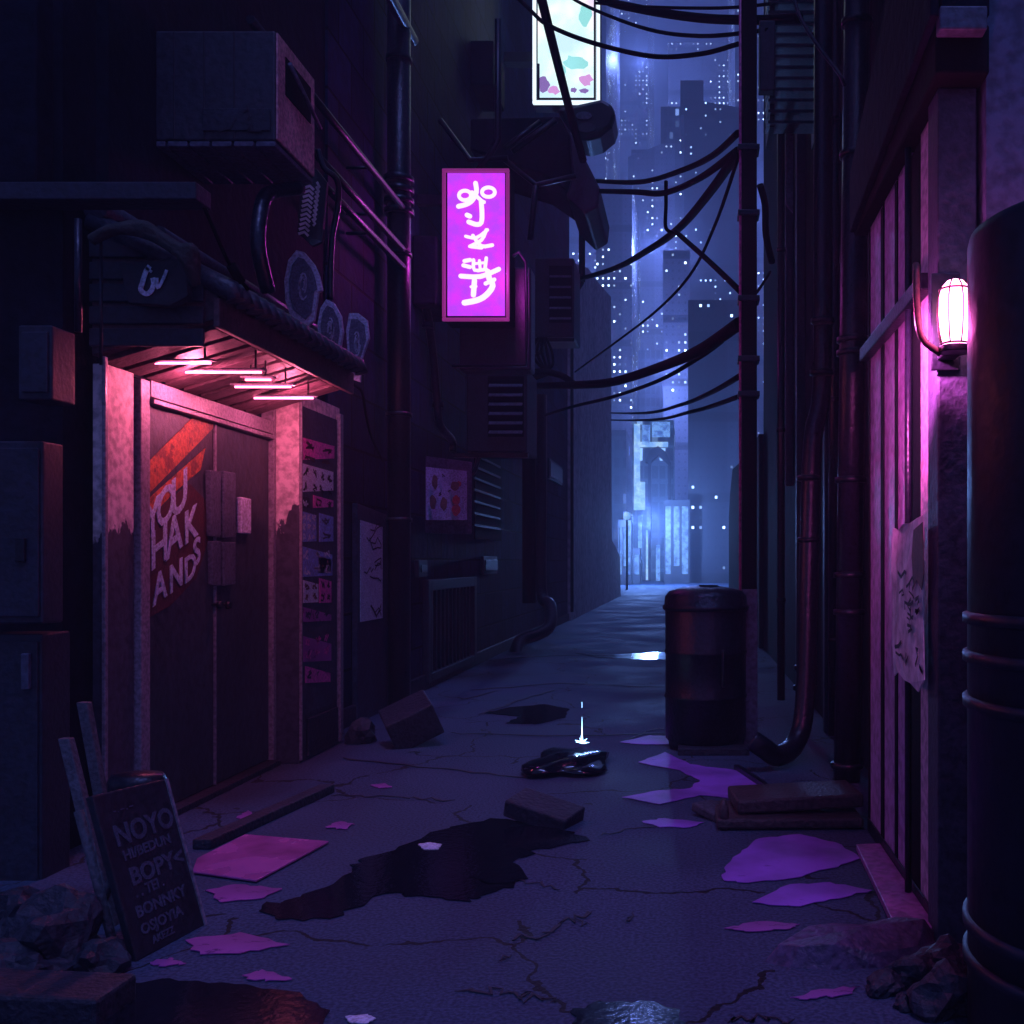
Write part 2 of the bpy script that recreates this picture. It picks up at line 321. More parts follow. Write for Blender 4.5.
# ================================================================ SETTING
def ground_material():
    m, n = nt('wet_ground'); N = n.nodes.new
    out = N('ShaderNodeOutputMaterial'); b = N('ShaderNodeBsdfPrincipled'); lk(n, b.outputs[0], out.inputs[0])
    tc = N('ShaderNodeTexCoord')
    n1 = N('ShaderNodeTexNoise'); n1.inputs['Scale'].default_value = .9; n1.inputs['Detail'].default_value = 9; lk(n, tc.outputs['Object'], n1.inputs[0])
    r1 = N('ShaderNodeValToRGB'); lk(n, n1.outputs['Fac'], r1.inputs[0]); e = r1.color_ramp.elements
    e[0].position = .34; e[0].color = (.040,.064,.118,1); e[1].position = .62; e[1].color = (.074,.108,.185,1)
    n2 = N('ShaderNodeTexNoise'); n2.inputs['Scale'].default_value = 70; n2.inputs['Detail'].default_value = 4; lk(n, tc.outputs['Object'], n2.inputs[0])
    # fine cracks: thin edges of large warped cells, kept only in patches
    nw = N('ShaderNodeTexNoise'); nw.inputs['Scale'].default_value = 2.5; nw.inputs['Detail'].default_value = 5; lk(n, tc.outputs['Object'], nw.inputs[0])
    ad = N('ShaderNodeMix'); ad.data_type = 'RGBA'; ad.blend_type = 'ADD'; ad.inputs[0].default_value = .45; lk(n, tc.outputs['Object'], ad.inputs[6]); lk(n, nw.outputs['Color'], ad.inputs[7])
    vo = N('ShaderNodeTexVoronoi'); vo.feature = 'DISTANCE_TO_EDGE'; vo.inputs['Scale'].default_value = .95; lk(n, ad.outputs[2], vo.inputs['Vector'])
    lt = N('ShaderNodeMath'); lt.operation = 'LESS_THAN'; lk(n, vo.outputs['Distance'], lt.inputs[0]); lt.inputs[1].default_value = .008
    n3 = N('ShaderNodeTexNoise'); n3.inputs['Scale'].default_value = 1.1; n3.inputs['Detail'].default_value = 3; lk(n, tc.outputs['Object'], n3.inputs[0])
    gt = N('ShaderNodeMath'); gt.operation = 'GREATER_THAN'; lk(n, n3.outputs['Fac'], gt.inputs[0]); gt.inputs[1].default_value = .47
    cr = N('ShaderNodeMath'); cr.operation = 'MULTIPLY'; lk(n, lt.outputs[0], cr.inputs[0]); lk(n, gt.outputs[0], cr.inputs[1])
    mx = N('ShaderNodeMix'); mx.data_type = 'RGBA'; lk(n, cr.outputs[0], mx.inputs[0]); lk(n, r1.outputs[0], mx.inputs[6]); mx.inputs[7].default_value = (.012,.012,.015,1)
    # scattered dark spots
    v2 = N('ShaderNodeTexVoronoi'); v2.inputs['Scale'].default_value = 3.2; lk(n, ad.outputs[2], v2.inputs['Vector'])
    l2 = N('ShaderNodeMath'); l2.operation = 'LESS_THAN'; lk(n, v2.outputs['Distance'], l2.inputs[0]); l2.inputs[1].default_value = .07
    sc = N('ShaderNodeSeparateColor'); lk(n, v2.outputs['Color'], sc.inputs[0]); g2 = N('ShaderNodeMath'); g2.operation = 'GREATER_THAN'; lk(n, sc.outputs[0], g2.inputs[0]); g2.inputs[1].default_value = .78
    sm = N('ShaderNodeMath'); sm.operation = 'MULTIPLY'; lk(n, l2.outputs[0], sm.inputs[0]); lk(n, g2.outputs[0], sm.inputs[1])
    m3 = N('ShaderNodeMix'); m3.data_type = 'RGBA'; lk(n, sm.outputs[0], m3.inputs[0]); lk(n, mx.outputs[2], m3.inputs[6]); m3.inputs[7].default_value = (.02,.02,.025,1)
    m4 = N('ShaderNodeMix'); m4.data_type = 'RGBA'; m4.blend_type = 'MULTIPLY'; m4.inputs[0].default_value = .75; lk(n, m3.outputs[2], m4.inputs[6]); r5 = N('ShaderNodeValToRGB'); r5.color_ramp.elements[0].position = .36; r5.color_ramp.elements[1].position = .62; r5.color_ramp.elements[0].color = (.25,.25,.3,1); lk(n, n2.outputs['Fac'], r5.inputs[0]); lk(n, r5.outputs[0], m4.inputs[7])
    lk(n, m4.outputs[2], b.inputs['Base Color'])
    rr = N('ShaderNodeMapRange'); lk(n, n1.outputs['Fac'], rr.inputs[0]); rr.inputs[1].default_value = .35; rr.inputs[2].default_value = .65; rr.inputs[3].default_value = .68; rr.inputs[4].default_value = .95; b.inputs['Specular IOR Level'].default_value = .3
    lk(n, rr.outputs[0], b.inputs['Roughness'])
    h = N('ShaderNodeMath'); h.operation = 'MULTIPLY_ADD'; lk(n, cr.outputs[0], h.inputs[0]); h.inputs[1].default_value = -2; lk(n, n2.outputs['Fac'], h.inputs[2])
    bp = N('ShaderNodeBump'); bp.inputs['Strength'].default_value = .6; bp.inputs['Distance'].default_value = .012; lk(n, h.outputs[0], bp.inputs['Height']); lk(n, bp.outputs[0], b.inputs['Normal'])
    return m
MT['ground'] = ground_material()
b = MB(); v = [b.b.verts.new(p) for p in ((-400,-20,0),(400,-20,0),(400,700,0),(-400,700,0))]; b._f(v)
struct(b.build('ground', 'ground', loc=(0,0,0)))

# long joints and ragged cracks across the alley floor
def crackline(b, pts, w, seed):
    r = random.Random(seed); path = []
    g = [G(x, y, .004) for x, y in pts]
    for i in range(len(g)-1):
        for k in range(7):
            q = g[i].lerp(g[i+1], k/7); q.y += r.uniform(-.035,.035); q.x += r.uniform(-.02,.02); path.append(q)
    path.append(g[-1])
    ws = [w*r.uniform(.35,1.3) for _ in path]; ws[0] = ws[-1] = w*.1
    b.ribbon(path, ws, (0,0,1), .002)
b = MB()
for i, (pts, w) in enumerate([([(340,758),(430,768),(530,778)], .028), ([(330,795),(400,797),(455,800)], .02), ([(448,733),(560,736),(665,733)], .03),
    ([(470,690),(560,683),(665,687)], .045), ([(460,662),(560,655),(665,657)], .05), ([(560,610),(600,612),(665,611)], .1), ([(620,742),(650,730),(665,728)], .02),
    ([(470,878),(505,884),(540,881),(560,890)], .010), ([(508,938),(540,937),(556,925),(575,917),(592,912)], .016), ([(570,918),(590,925)], .008),
    ([(455,992),(500,992),(530,998),(560,999)], .014), ([(625,925),(632,912)], .010), ([(600,835),(640,826),(690,823)], .014), ([(500,960),(512,955)], .008),
    ([(724,1019),(760,1018),(795,1019)], .012), ([(480,715),(520,700),(555,690)], .03), ([(460,700),(500,690)], .03), ([(740,857),(775,862),(800,868)], .01)]):
    crackline(b, pts, w, i)
struct(b.build('ground_cracks', 'ink', loc=(0,0,0)))

# raised kerb strip before the shop door
b = MB().use('stone'); a0 = G(196,850); a1 = G(322,793)
b.hexa([(a0.x-.02,a0.y,0),(a0.x+.07,a0.y,0),(a1.x+.07,a1.y+.02,0),(a1.x-.02,a1.y+.02,0),(a0.x-.02,a0.y,.05),(a0.x+.07,a0.y,.05),(a1.x+.07,a1.y+.02,.05),(a1.x-.02,a1.y+.02,.05)])
struct(b.build('kerb', 'stone', bevel=.008, loc=(0,0,0)))

# ================================================================ SHOP BUILDING with the double door
LX = -2.85
shop = thing('shop_building', (LX-1, 6, 0), 'dark plastered building with a graffiti-covered double door under a lit awning', 'building')
b = MB()
b.box((LX-4, 4.75, 0), (LX-.06, 5.02, 9)).box((LX-4, 5.02, 2.3), (LX, 8.0, 9)).box((LX-4, 5.02, 0), (LX-.10, 8.0, 2.3))
b.build('wall', 'wall_dark', shop)
b = MB(); b.box((-3.9, 4.60, 2.98), (-2.22, 4.75, 3.06)); b.build('ledge', 'box_dim', shop, bevel=.006)
b = MB(); b.box((-3.9, 4.62, 3.06), (-2.95, 4.75, 4.6)); b.box((-3.5,4.55,3.06),(-3.28,4.62,5.2)); b.build('buttress', 'wall_dark', shop, bevel=.01)
# left jamb panels
b = MB(); p0 = W(-2.80,105,562).y; p1 = W(-2.80,134,562).y
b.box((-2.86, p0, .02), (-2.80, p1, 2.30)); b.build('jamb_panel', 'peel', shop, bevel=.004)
b = MB(); b.box((-2.80, p0-.03, .02), (-2.782, p0-.003, 2.33)); b.build('jamb_trim', 'frame_paint', shop, bevel=.004)
b = MB(); b.box((-2.87, p1+.02, .02), (-2.775, p1+.11, 2.28)); b.build('door_frame', 'frame_paint', shop, bevel=.005)
d0 = p1+.11; d1 = 6.81; dm = (W(-2.80,214,562).y)
b = MB(); b.box((-2.86, d0, 2.20), (-2.77, d1, 2.285)); b.box((-2.86, d0, 2.165), (-2.755, d1, 2.19)); b.build('door_lintel', 'frame_paint', shop, bevel=.004)
b = MB(); b.box((-2.90, d0-.02, 0), (-2.72, d1, .035)); b.build('door_sill', 'stone', shop, bevel=.005)
doorA = MB().box((-2.86, d0+.004, .04), (-2.80, dm-.006, 2.16)).build('door_leaf', 'door', shop, bevel=.005)
doorB = MB().box((-2.86, dm+.006, .04), (-2.80, d1-.004, 2.16)).build('door_leaf', 'door', shop, bevel=.005)
MB().box((-2.80, dm-.012, .04), (-2.785, dm+.004, 2.16)).build('meeting_strip', 'frame_paint', doorA, bevel=.003)
def wq(c, pts, th, b): return b.prism([W(c,x,y) for x,y in pts], (th,0,0))
# graffiti
wq(-2.799, [(148,462),(205,405),(213,410),(213,428),(148,494)], .003, g1 := MB()); wq(-2.799, [(148,499),(205,448),(200,470),(172,494),(148,520)], .003, g1)
tag(g1.build('graffiti_stripe', 'graf_red', doorA), 'orange-red sprayed stripes')
g2 = MB(); wq(-2.7985, [(148,521),(172,497),(190,484),(205,500),(208,540),(196,578),(170,606),(148,618)], .002, g2)
tag(g2.build('graffiti_ground', 'graf_dark', doorA), 'dark red sprayed patch behind the lettering')
def wtext(body, x, y, x2, y2, size, m, par, c=-2.795, lean=0):
    o = W(c,x,y); e = W(c,x2,y2); ux = (e-o).normalized()
    up = Vector((0,0,1)); uy = (up+ux*lean).normalized()
    return text_mesh('graffiti_letter' if par is doorA else 'lettering', body, m, o, ux, uy, size, par)
# the door is read with its left end nearer to the camera: reading direction is +Y
for ch, x, y, x2, y2, s_ in (('Y',145,541,156,532,.24),('O',156,532,167,521,.25),('U',171,520,182,509,.27),
                      ('H',150,571,161,562,.25),('A',166,560,177,550,.26),('K',184,545,195,536,.23),
                      ('A',153,606,163,598,.20),('N',169,594,178,587,.19),('D',184,584,193,577,.18),('S',193,567,201,560,.19)):
    wtext(ch, x, y, x2, y2, s_*1.1, 'graf_blue', doorA)
# pull plates and knobs
h = MB(); wq(-2.80, [(205,470),(216,472),(216,537),(206,536)], .03, h); wq(-2.80, [(207,541),(216,541),(216,586),(208,585)], .03, h); h.build('pull_plate', 'plate', doorA, bevel=.004)
h = MB(); wq(-2.80, [(219,471),(231,473),(231,537),(219,538)], .03, h); wq(-2.80, [(219,542),(231,542),(231,584),(219,586)], .03, h); h.build('pull_plate', 'plate', doorB, bevel=.004)
h = MB(); wq(-2.80, [(236,497),(246,499),(246,534),(236,533)], .035, h); h.build('keypad', 'rim_blue', doorB, bevel=.006)
for px, par in ((212,doorA),(221,doorB)):
    k = W(-2.80, px, 605); MB().tube([k, k+Vector((.03,0,0)), k+Vector((.035,0,0)), k+Vector((.06,0,0))], [.010,.010,.026,.020], 12).build('door_knob', 'metal_dark', par)
# pillar beside the door with the sticker panel
b = MB(); PZ0, PZ1 = 6.86, 7.66
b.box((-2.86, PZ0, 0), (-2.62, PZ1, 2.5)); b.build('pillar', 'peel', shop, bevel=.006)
b = MB(); b.box((-2.86, PZ0-.05, 0), (-2.77, PZ0-.002, 2.4)); b.build('pillar_trim', 'frame_paint', shop, bevel=.004)
b = MB(); b.box((-2.619, PZ0+.02, .32), (-2.607, PZ1-.10, 2.40)); pan = b.build('sticker_panel', 'grey_panel', shop, bevel=.002)
b = MB(); b.box((-2.619, PZ1-.07, .02), (-2.59, PZ1-.005, 2.45)); b.box((-2.619, PZ0+.0, .02), (-2.60, PZ0+.016, 2.45)); b.build('pillar_edge', 'frame_paint', shop, bevel=.003)
MB().box((-2.619, PZ0+.13, .03), (-2.60, PZ1-.09, .28)).build('kick_plate', 'stone', shop, bevel=.004)
def sticker(x0,y0,x1,y1,m,marks='ink',rows=3,cols=2,seed=0,name='sticker'):
    c = -2.606; q = [(x0,y0),(x1,y0+ (x1-x0)*.28),(x1,y1-(x1-x0)*.05),(x0,y1)]
    o = wq(c, q, .003, MB()).build(name, m, pan); r = random.Random(seed); g = MB()
    a = W(c,x0,y0); d = W(c,x1,y1); z1 = a.z; z0 = W(c,x0,y1).z
    for i in range(cols):
        for j in range(rows):
            cy = a.y+(d.y-a.y)*(i+.5)/cols; cz = z1+(z0-z1)*(j+.55)/rows; w = (d.y-a.y)/cols*.32; hh = (z1-z0)/rows*.32
            for s_ in range(3):
                pts = [Vector((c+.0035, cy+r.uniform(-w,w), cz+r.uniform(-hh,hh))) for _ in range(3)]
                g.ribbon(pts, .014, (1,0,0), .001)
    g.build('print', marks, o)
sticker(301,437,334,460,'mag_panel','graf_dark',2,2,1); sticker(301,463,333,492,'pale_panel','ink',2,4,2); sticker(301,496,309,508,'ink','pale_panel',1,1,3)
sticker(313,495,333,508,'mag_panel','graf_dark',1,2,4); sticker(301,511,316,542,'blue_panel','pale_panel',3,3,5); sticker(319,513,333,542,'blue_panel','chalk',2,1,6)
sticker(301,546,332,577,'blue_panel','pale_panel',2,3,7); sticker(318,556,331,573,'pale_panel','ink',1,2,8); sticker(303,580,318,603,'pale_panel','ink_brown',2,2,9)
sticker(319,578,331,603,'mag_panel','ink',2,2,10); sticker(303,607,331,622,'violet_dim','chalk',1,3,11); sticker(303,636,331,662,'violet_dim','mag_panel',2,3,12); sticker(305,666,330,683,'mag_panel','chalk',1,3,13)

# ---------------- awning
AW0, AW1 = 4.86, 6.76
aw = thing('awning', (-2.84, 6, 2.3), 'low tiled awning jutting out above the double door, its underside lit pink', 'awning')
out = [(-2.84,2.33),(-2.26,2.50),(-2.24,2.62),(-2.84,2.93)]
b = MB(); b.prism([Vector((x,AW0,z)) for x,z in out], (0,AW1-AW0,0)); b.build('body', 'awning_wood', aw, bevel=.006)
for k in range(9):
    z = AW0+.06+k*.2
    b = MB(); b.hexa([(-2.83,z,2.305),(-2.28,z,2.47),(-2.28,z+.15,2.47),(-2.83,z+.15,2.305),(-2.83,z,2.333),(-2.28,z,2.498),(-2.28,z+.15,2.498),(-2.83,z+.15,2.333)])
    b.build('soffit_board', 'awning_wood', aw, bevel=.004)
b = MB(); b.box((-2.255,AW0-.02,2.46),(-2.225,AW1+.02,2.60)); b.build('fascia', 'awning_wood', aw, bevel=.005)
for k in range(5):
    zz = 2.37+k*.105; b = MB(); x1 = -2.30-max(0,(k-2))*.14
    b.box((-2.84,AW0-.025,zz),(x1,AW0-.003,zz+.085)); b.build('end_board', 'box_dim', aw, bevel=.006)
b = MB()
for k in range(18):
    z = AW0+.0+k*.11; a = Vector((-2.84,z,2.97)); e = Vector((-2.17,z,2.635))
    b.tube([a, a.lerp(e,.5), e, e+Vector((.012,0,-.045))], [.05,.05,.05,.045], 8)
b.build('roof_tiles', 'roof_tile', aw)
b = MB(); b.tube([(-2.80,AW0-.04,3.02),(-2.80,AW1+.04,3.02)], .06, 10); b.tube([(-2.50,AW0-.04,2.90),(-2.50,AW1+.04,2.90)], .035, 8); b.build('ridge', 'roof_tile', aw)
# light tubes across the underside
def soff(x): return 2.305+(x+2.83)*.30-.025
for i, (z, xa, xb, lab) in enumerate(((5.15,-2.69,-2.41,'glowing pink light tube nearest the open end of the awning'),(5.40,-2.66,-2.26,'longest glowing pink light tube under the awning'),
      (5.62,-2.44,-2.30,'shortest pink light tube, tucked behind the longest one'),(5.85,-2.60,-2.28,'pink light tube in the darker far half of the awning'),(6.25,-2.66,-2.30,'pink light tube closest to the sticker pillar'))):
    t = thing('light_tube', (xa,z,2.345), lab, 'tube lamp', 'pink tubes under the awning'); zt = 2.35
    MB().tube([(xa,z,zt),(xb,z,zt)], .006, 10).build('tube', 'tube', t)
    MB().box((xa-.02,z-.02,zt+.009),(xb+.02,z+.02,zt+.018)).build('housing', 'frame_paint', t)
    for xx in (xa+.03, xb-.03): MB().box((xx-.004,z-.004,zt+.018),(xx+.004,z+.004,soff(xx)+.028)).build('hanger', 'metal_dark', t)
# hanging plaques over the eave
def plaque(i, pts, d, label, seed):
    c = sum((P(x,y,d) for x,y in pts), Vector())/len(pts); mz = min(P(x,y,d).z for x,y in pts)
    t = thing('plaque', (c.x,c.y,mz), label, 'plaque', 'round plaques above the awning')
    MB().prism([P(x,y,d) for x,y in pts], (0,.03,0)).build('rim', 'rim_blue', t, bevel=.004)
    cx = sum(p[0] for p in pts)/len(pts); cy = sum(p[1] for p in pts)/len(pts)
    inn = [(cx+(x-cx)*.74, cy+(y-cy)*.80) for x,y in pts]
    f = MB().prism([P(x,y,d-.008) for x,y in inn], (0,.007,0)).build('face', 'plaque', t)
    r = random.Random(seed); g = MB()
    for k in range(9):
        a0 = r.uniform(0,6.3); rad = r.uniform(.15,.55); w = (max(p[0] for p in inn)-cx)*.8; hh = (max(p[1] for p in inn)-cy)*.8
        arc = [P(cx+w*rad*math.cos(a0+q*.5)*(1-.1*q), cy+hh*rad*math.sin(a0+q*.5), d-.0085) for q in range(5)]
        g.ribbon(arc, .008, (0,-1,0), .002)
    g.build('relief', 'rim_blue', f)
plaque(0, [(296,250),(304,252),(314,264),(319,276),(322,290),(318,292),(314,320),(306,328),(290,316),(285,300),(284,280),(288,260)], 6.2, 'largest plaque above the awning, ragged oval with a pale rim', 1)
plaque(1, [(326,299),(334,303),(341,316),(343,332),(340,350),(334,364),(326,356),(319,345),(317,325),(320,308)], 6.7, 'middle of the three plaques, pointed oval above the awning eave', 2)
plaque(2, [(349,313),(358,313),(367,320),(369,338),(364,352),(361,362),(360,382),(348,378),(347,350),(346,330)], 7.2, 'paddle-shaped plaque with a handle at the far end of the awning', 3)

# ribbed board sign under the air conditioner
t = thing('ribbed_sign', P(310,248,6.25), 'narrow slanting sign board covered in rows of lettering below the air conditioner', 'sign')
MB().prism([P(301,172,6.25),P(316,168,6.3),P(327,182,6.3),P(322,242,6.3),P(312,246,6.25),P(297,232,6.25)], (0,.03,0)).build('board', 'board', t, bevel=.004)
g = MB()
for k in range(11):
    y = 188+k*4.6; x0 = 304-k*.55; g.ribbon([P(x0,y,6.24),P(x0+6,y-2,6.24),P(x0+10,y+2,6.24)], .016, (0,-1,0), .003)
    if k < 9: g.ribbon([P(x0+13,y-6,6.24),P(x0+15.5,y-1,6.24),P(x0+13.5,y+1,6.24)], .014, (0,-1,0), .003)
g.build('lettering', 'poster_white', t)
b = MB(); b.tube(smoothpath([P(318,150,6.3),P(324,168,6.3),P(337,180,6.35),P(338,205,6.4),P(332,240,6.4),P(330,300,6.4)]), .018, 8)
tag(b.build('hooked_pipe', 'pipe'), 'thin hooked conduit arching beside the ribbed sign board', 'pipe')

# big air conditioner
ac = thing('air_conditioner', (-2.85, 5.75, 3.6), 'large boxy air conditioner with a slatted base and one side coloured pink as if lit', 'air conditioner')
AX0, AX1, AZ0, AZ1, AH0, AH1 = -2.93, -2.215, 5.47, 6.02, 3.60, 4.19
MB().box((AX0,AZ0,AH0),(AX1,AZ1,AH1)).build('casing', 'ac', ac, bevel=.012)
b = MB(); b.box((AX1,AZ0+.004,AH0+.01),(AX1+.012,AZ1-.01,AH1-.01)); b.build('side_panel', 'ac_side', ac, bevel=.004)
b = MB(); b.box((AX1+.012,AZ0+.10,AH1-.30),(AX1+.018,AZ1-.08,AH1-.09)); b.build('side_opening', 'black', ac, bevel=.003)
b = MB(); b.tube([(AX1+.03,AZ0+.12,AH1-.12),(AX1+.05,AZ1-.02,AH1-.30)], .012, 8); b.build('bar', 'box_grey', ac)
for xx in (-2.76, -2.60, -2.44):
    MB().box((xx,AZ0-.004,AH0+.01),(xx+.008,AZ0+.01,AH1-.01)).build('front_seam', 'ink', ac)
MB().box((-2.60,AZ0-.012,AH0+.05),(-2.24,AZ0-.001,AH0+.17)).build('name_plate', 'box_dim', ac, bevel=.003)
for k in range(6):
    MB().box((AX0+.02+k*.118,AZ0+.0,AH0-.03),(AX0+.125+k*.118,AZ1,AH0-.002)).build('base_slat', 'box_grey', ac, bevel=.004)
g = MB()
for s_ in ([(243,112),(247,110),(250,116),(246,122),(252,126)],[(247,105),(248,112)],[(252,128),(247,130),(261,131)],[(218,131),(230,128),(236,118)]): g.ribbon([P(x,y,AZ0-.014) for x,y in s_], .011, (0,-1,0), .002)
g.build('lettering', 'ink', ac)

# electric boxes on the front wall
def ebox(name, x0, x1, y0, y1, d, dep, label, m='box_dim', handle=False, wide=0):
    a = P(x0,y0,d); c = P(x1,y1,d)
    t = thing(name, (c.x,d+dep/2,c.z), label, 'box')
    MB().box((a.x,d,c.z),(c.x,d+dep,a.z)).build('body', m, t, bevel=.008)
    MB().box((a.x+.02,d-.012,c.z+.03),(c.x-.012,d-.001,a.z-.03)).build('cover', m, t, bevel=.004)
    return t, a, c
t, a, c = ebox('junction_box', 18, 52, 325, 400, 4.22, .16, 'small square junction box high on the front wall'); 
MB().tube([(a.x+.17,4.35,a.z),(a.x+.17,4.35,a.z+.48)], .015, 8).build('conduit', 'pipe', t)
t, a, c = ebox('electric_cabinet', -60, 43, 441, 624, 4.3, .14, 'tall electric cabinet mounted halfway up the front wall')
MB().box((c.x-.10,4.27,1.35),(c.x-.06,4.287,1.45)).build('latch', 'metal_dark', t, bevel=.003)
t, a, c = ebox('meter_cabinet', -60, 42, 634, 900, 4.35, .2, 'lower meter cabinet with a recessed slot handle standing near the ground')
MB().box((P(18,0,4.3).x,4.315,P(0,690,4.3).z),(P(26,0,4.3).x,4.337,P(0,654,4.3).z)).build('handle', 'box_grey', t, bevel=.004)

# tarpaulin bundle and small scrawled sign over the near awning end
t = thing('scrawled_sign', P(150,300,4.75), 'dark shop sign with a pale curled scrawl under the tarpaulin', 'sign')
MB().prism([P(118,262,4.74),(P(185,258,4.74)),P(188,296,4.74),P(170,306,4.74),P(128,303,4.74)], (0,.05,0)).build('board', 'board', t, bevel=.006)
g = MB()
for s_, w in (([(150,266),(146,272),(143,282),(141,290),(147,294),(152,290),(154,283),(153,278)], .022), ([(157,278),(158,288),(163,280),(167,270)], .014), ([(146,268),(152,272)], .012)):
    g.ribbon(smoothpath([P(x,y,4.735) for x,y in s_],4), w, (0,-1,0), .004)
g.build('lettering', 'pale_panel', t)
b = MB()
for k in range(9):
    o = k*3.2
    pts = [P(92+o*.6,240-o*.35,4.62+k*.015),P(115+o,229-o*.15,4.6),P(145+o*.6,233+o*.15,4.6),P(170+o*.4,246+o*.1,4.6),P(186+o*.25,262-o*.5,4.6),P(195,285-o*.6,4.65)]
    b.tube(smoothpath(pts,5), [.026]*26, 7)
tag(b.build('tarpaulin', 'cloth'), 'bundled olive tarpaulin draped over the scrawled sign', 'tarpaulin')
b = MB(); b.tube(smoothpath([P(197,190,4.7),P(214,230,4.75),P(230,265,4.85),P(248,290,4.95)],4), .009, 6); b.tube([P(231,265,4.84),P(241,282,4.9)], .024, 8)
tag(b.build('drop_cable', 'cable'), 'slanting cable with a thick coupler running down to the awning', 'cable')
b = MB(); b.tube(smoothpath([P(300,188,5.9),P(272,192,5.7),P(262,205,5.6),P(258,245,5.5),P(268,292,5.6)],5), .04, 10)
tag(b.build('bent_duct', 'pipe'), 'bent duct rising from the awning roof to below the air conditioner', 'pipe')
b = MB(); b.tube([P(101,240,4.7),P(101,365,4.7)], .008, 6); tag(b.build('thin_conduit', 'pipe'), 'thin upright conduit at the near corner of the awning', 'pipe')

# conduits running along the wall
for i, (x, y, h0, lab) in enumerate(((387,188,7.0,'highest'),(380,243,6.9,'lowest'),(378,222,6.9,'middle'))):
    e = W(-2.62,x,y); b = MB(); b.tube([(e.x,6.6 if i else 6.1,e.z),(e.x,9.4,e.z)], .028, 8)
    for z in (7.2,8.4): b.tube([(e.x-.2,z,e.z),(e.x,z,e.z)], .014, 6)
    tag(b.build('wall_conduit', 'pipe'), f'{lab} of three parallel conduits along the wall above the plaques', 'pipe', 'conduits along the upper wall')
e = W(-2.62,395,40); b = MB(); b.tube([(e.x,5.9,e.z+.3),(e.x,9.7,e.z+.3)], .05, 10); tag(b.build('upper_duct', 'pipe'), 'thick duct along the wall near the top of the view', 'pipe')

# big downpipe on the wall
px = W(-2.68, 399, 562)
t = thing('downpipe', (px.x,px.y,0), 'tall thick downpipe with a ribbed coupling beside the neon sign', 'pipe')
MB().tube([(px.x,px.y,0.02),(px.x,px.y,7.6)], .105, 20).build('pipe', 'pipe', t)
cz = W(-2.68,399,200).z
for k in range(4): MB().cyl((px.x,px.y), .135, cz-.14+k*.10, cz-.09+k*.10, 20).build('coupling_ring', 'pipe', t)
for yy in (60,255,415,520): z = W(-2.68,399,yy).z; MB().cyl((px.x,px.y), .118, z-.02, z+.02, 20).build('clamp', 'metal_dark', t)

# ================================================================ LONG LEFT BUILDING
tene = thing('tenement_building', (-4.8,16,0), 'long dark tiled building lining the alley behind the neon sign', 'building')
b = MB(); b.box((-7,8.0,0),(-2.83,24,17)); b.build('wall', 'wall_tile', tene)
b = MB(); b.box((-2.829,8.1,.0),(-2.79,24,.16)); b.build('plinth', 'stone', tene, bevel=.01)
# narrow poster door
b = MB(); wq(-2.825, [(352,503),(390,518),(390,716),(352,735)], .045, b); nd = b.build('service_door', 'grey_panel', tene, bevel=.006)
b = MB(); wq(-2.779, [(360,520),(382,527),(382,618),(360,622)], .006, b); pp = b.build('poster', 'pale_panel', nd)
r = random.Random(3); g = MB()
for k in range(12):
    q = [(r.uniform(361,375), r.uniform(524,612))]; 
    for s_ in range(4): q.append((min(381,q[-1][0]+r.uniform(1,5)), q[-1][1]+r.uniform(-7,7)))
    g.ribbon([W(-2.772,x,y) for x,y in q], .012, (1,0,0), .001)
g.build('scribble', 'ink', pp)
# dark window
b = MB(); wq(-2.825, [(474,452),(500,458),(500,541),(474,539)], .02, b); wn = b.build('window', 'black', tene)
b = MB()
for k in range(7): z = W(-2.8,487,462+k*11).z; b.box((-2.804,W(-2.8,474,0).y,z),(-2.79,W(-2.8,500,0).y,z+.03))
b.build('shutter_slats', 'box_dim', wn)
# barred vent
b = MB(); y0 = W(-2.8,425,0).y; y1 = W(-2.8,474,0).y
for q in (((y0,.06),(y0+.14,1.16)),((y1-.14,.06),(y1,1.16)),((y0+.14,1.04),(y1-.14,1.16)),((y0+.14,.06),(y1-.14,.16))): b.box((-2.828,q[0][0],q[0][1]),(-2.76,q[1][0],q[1][1]))
vt = b.build('cellar_vent', 'box_dim', tene, bevel=.01)
MB().box((-2.828,y0+.14,.16),(-2.815,y1-.14,1.04)).build('vent_recess', 'black', vt)
b = MB()
for k in range(11): yy = y0+.24+k*(y1-y0-.4)/11; b.box((-2.812,yy,.16),(-2.785,yy+.05,1.04))
b.build('vent_bars', 'metal_dark', vt)
# small ledge boxes high up on the wall
for (xa,xb,ya,yb,dep) in ((412,440,235,330,.25),(546,568,130,235,.2),(470,500,40,150,.3)):
    q0 = W(-2.83,xa,ya); q1 = W(-2.83,xb,yb); MB().box((-2.829,q0.y,q1.z),(-2.83+dep,q0.y+.8,q0.z)).build('bay_box', 'wall_dark', tene, bevel=.02)

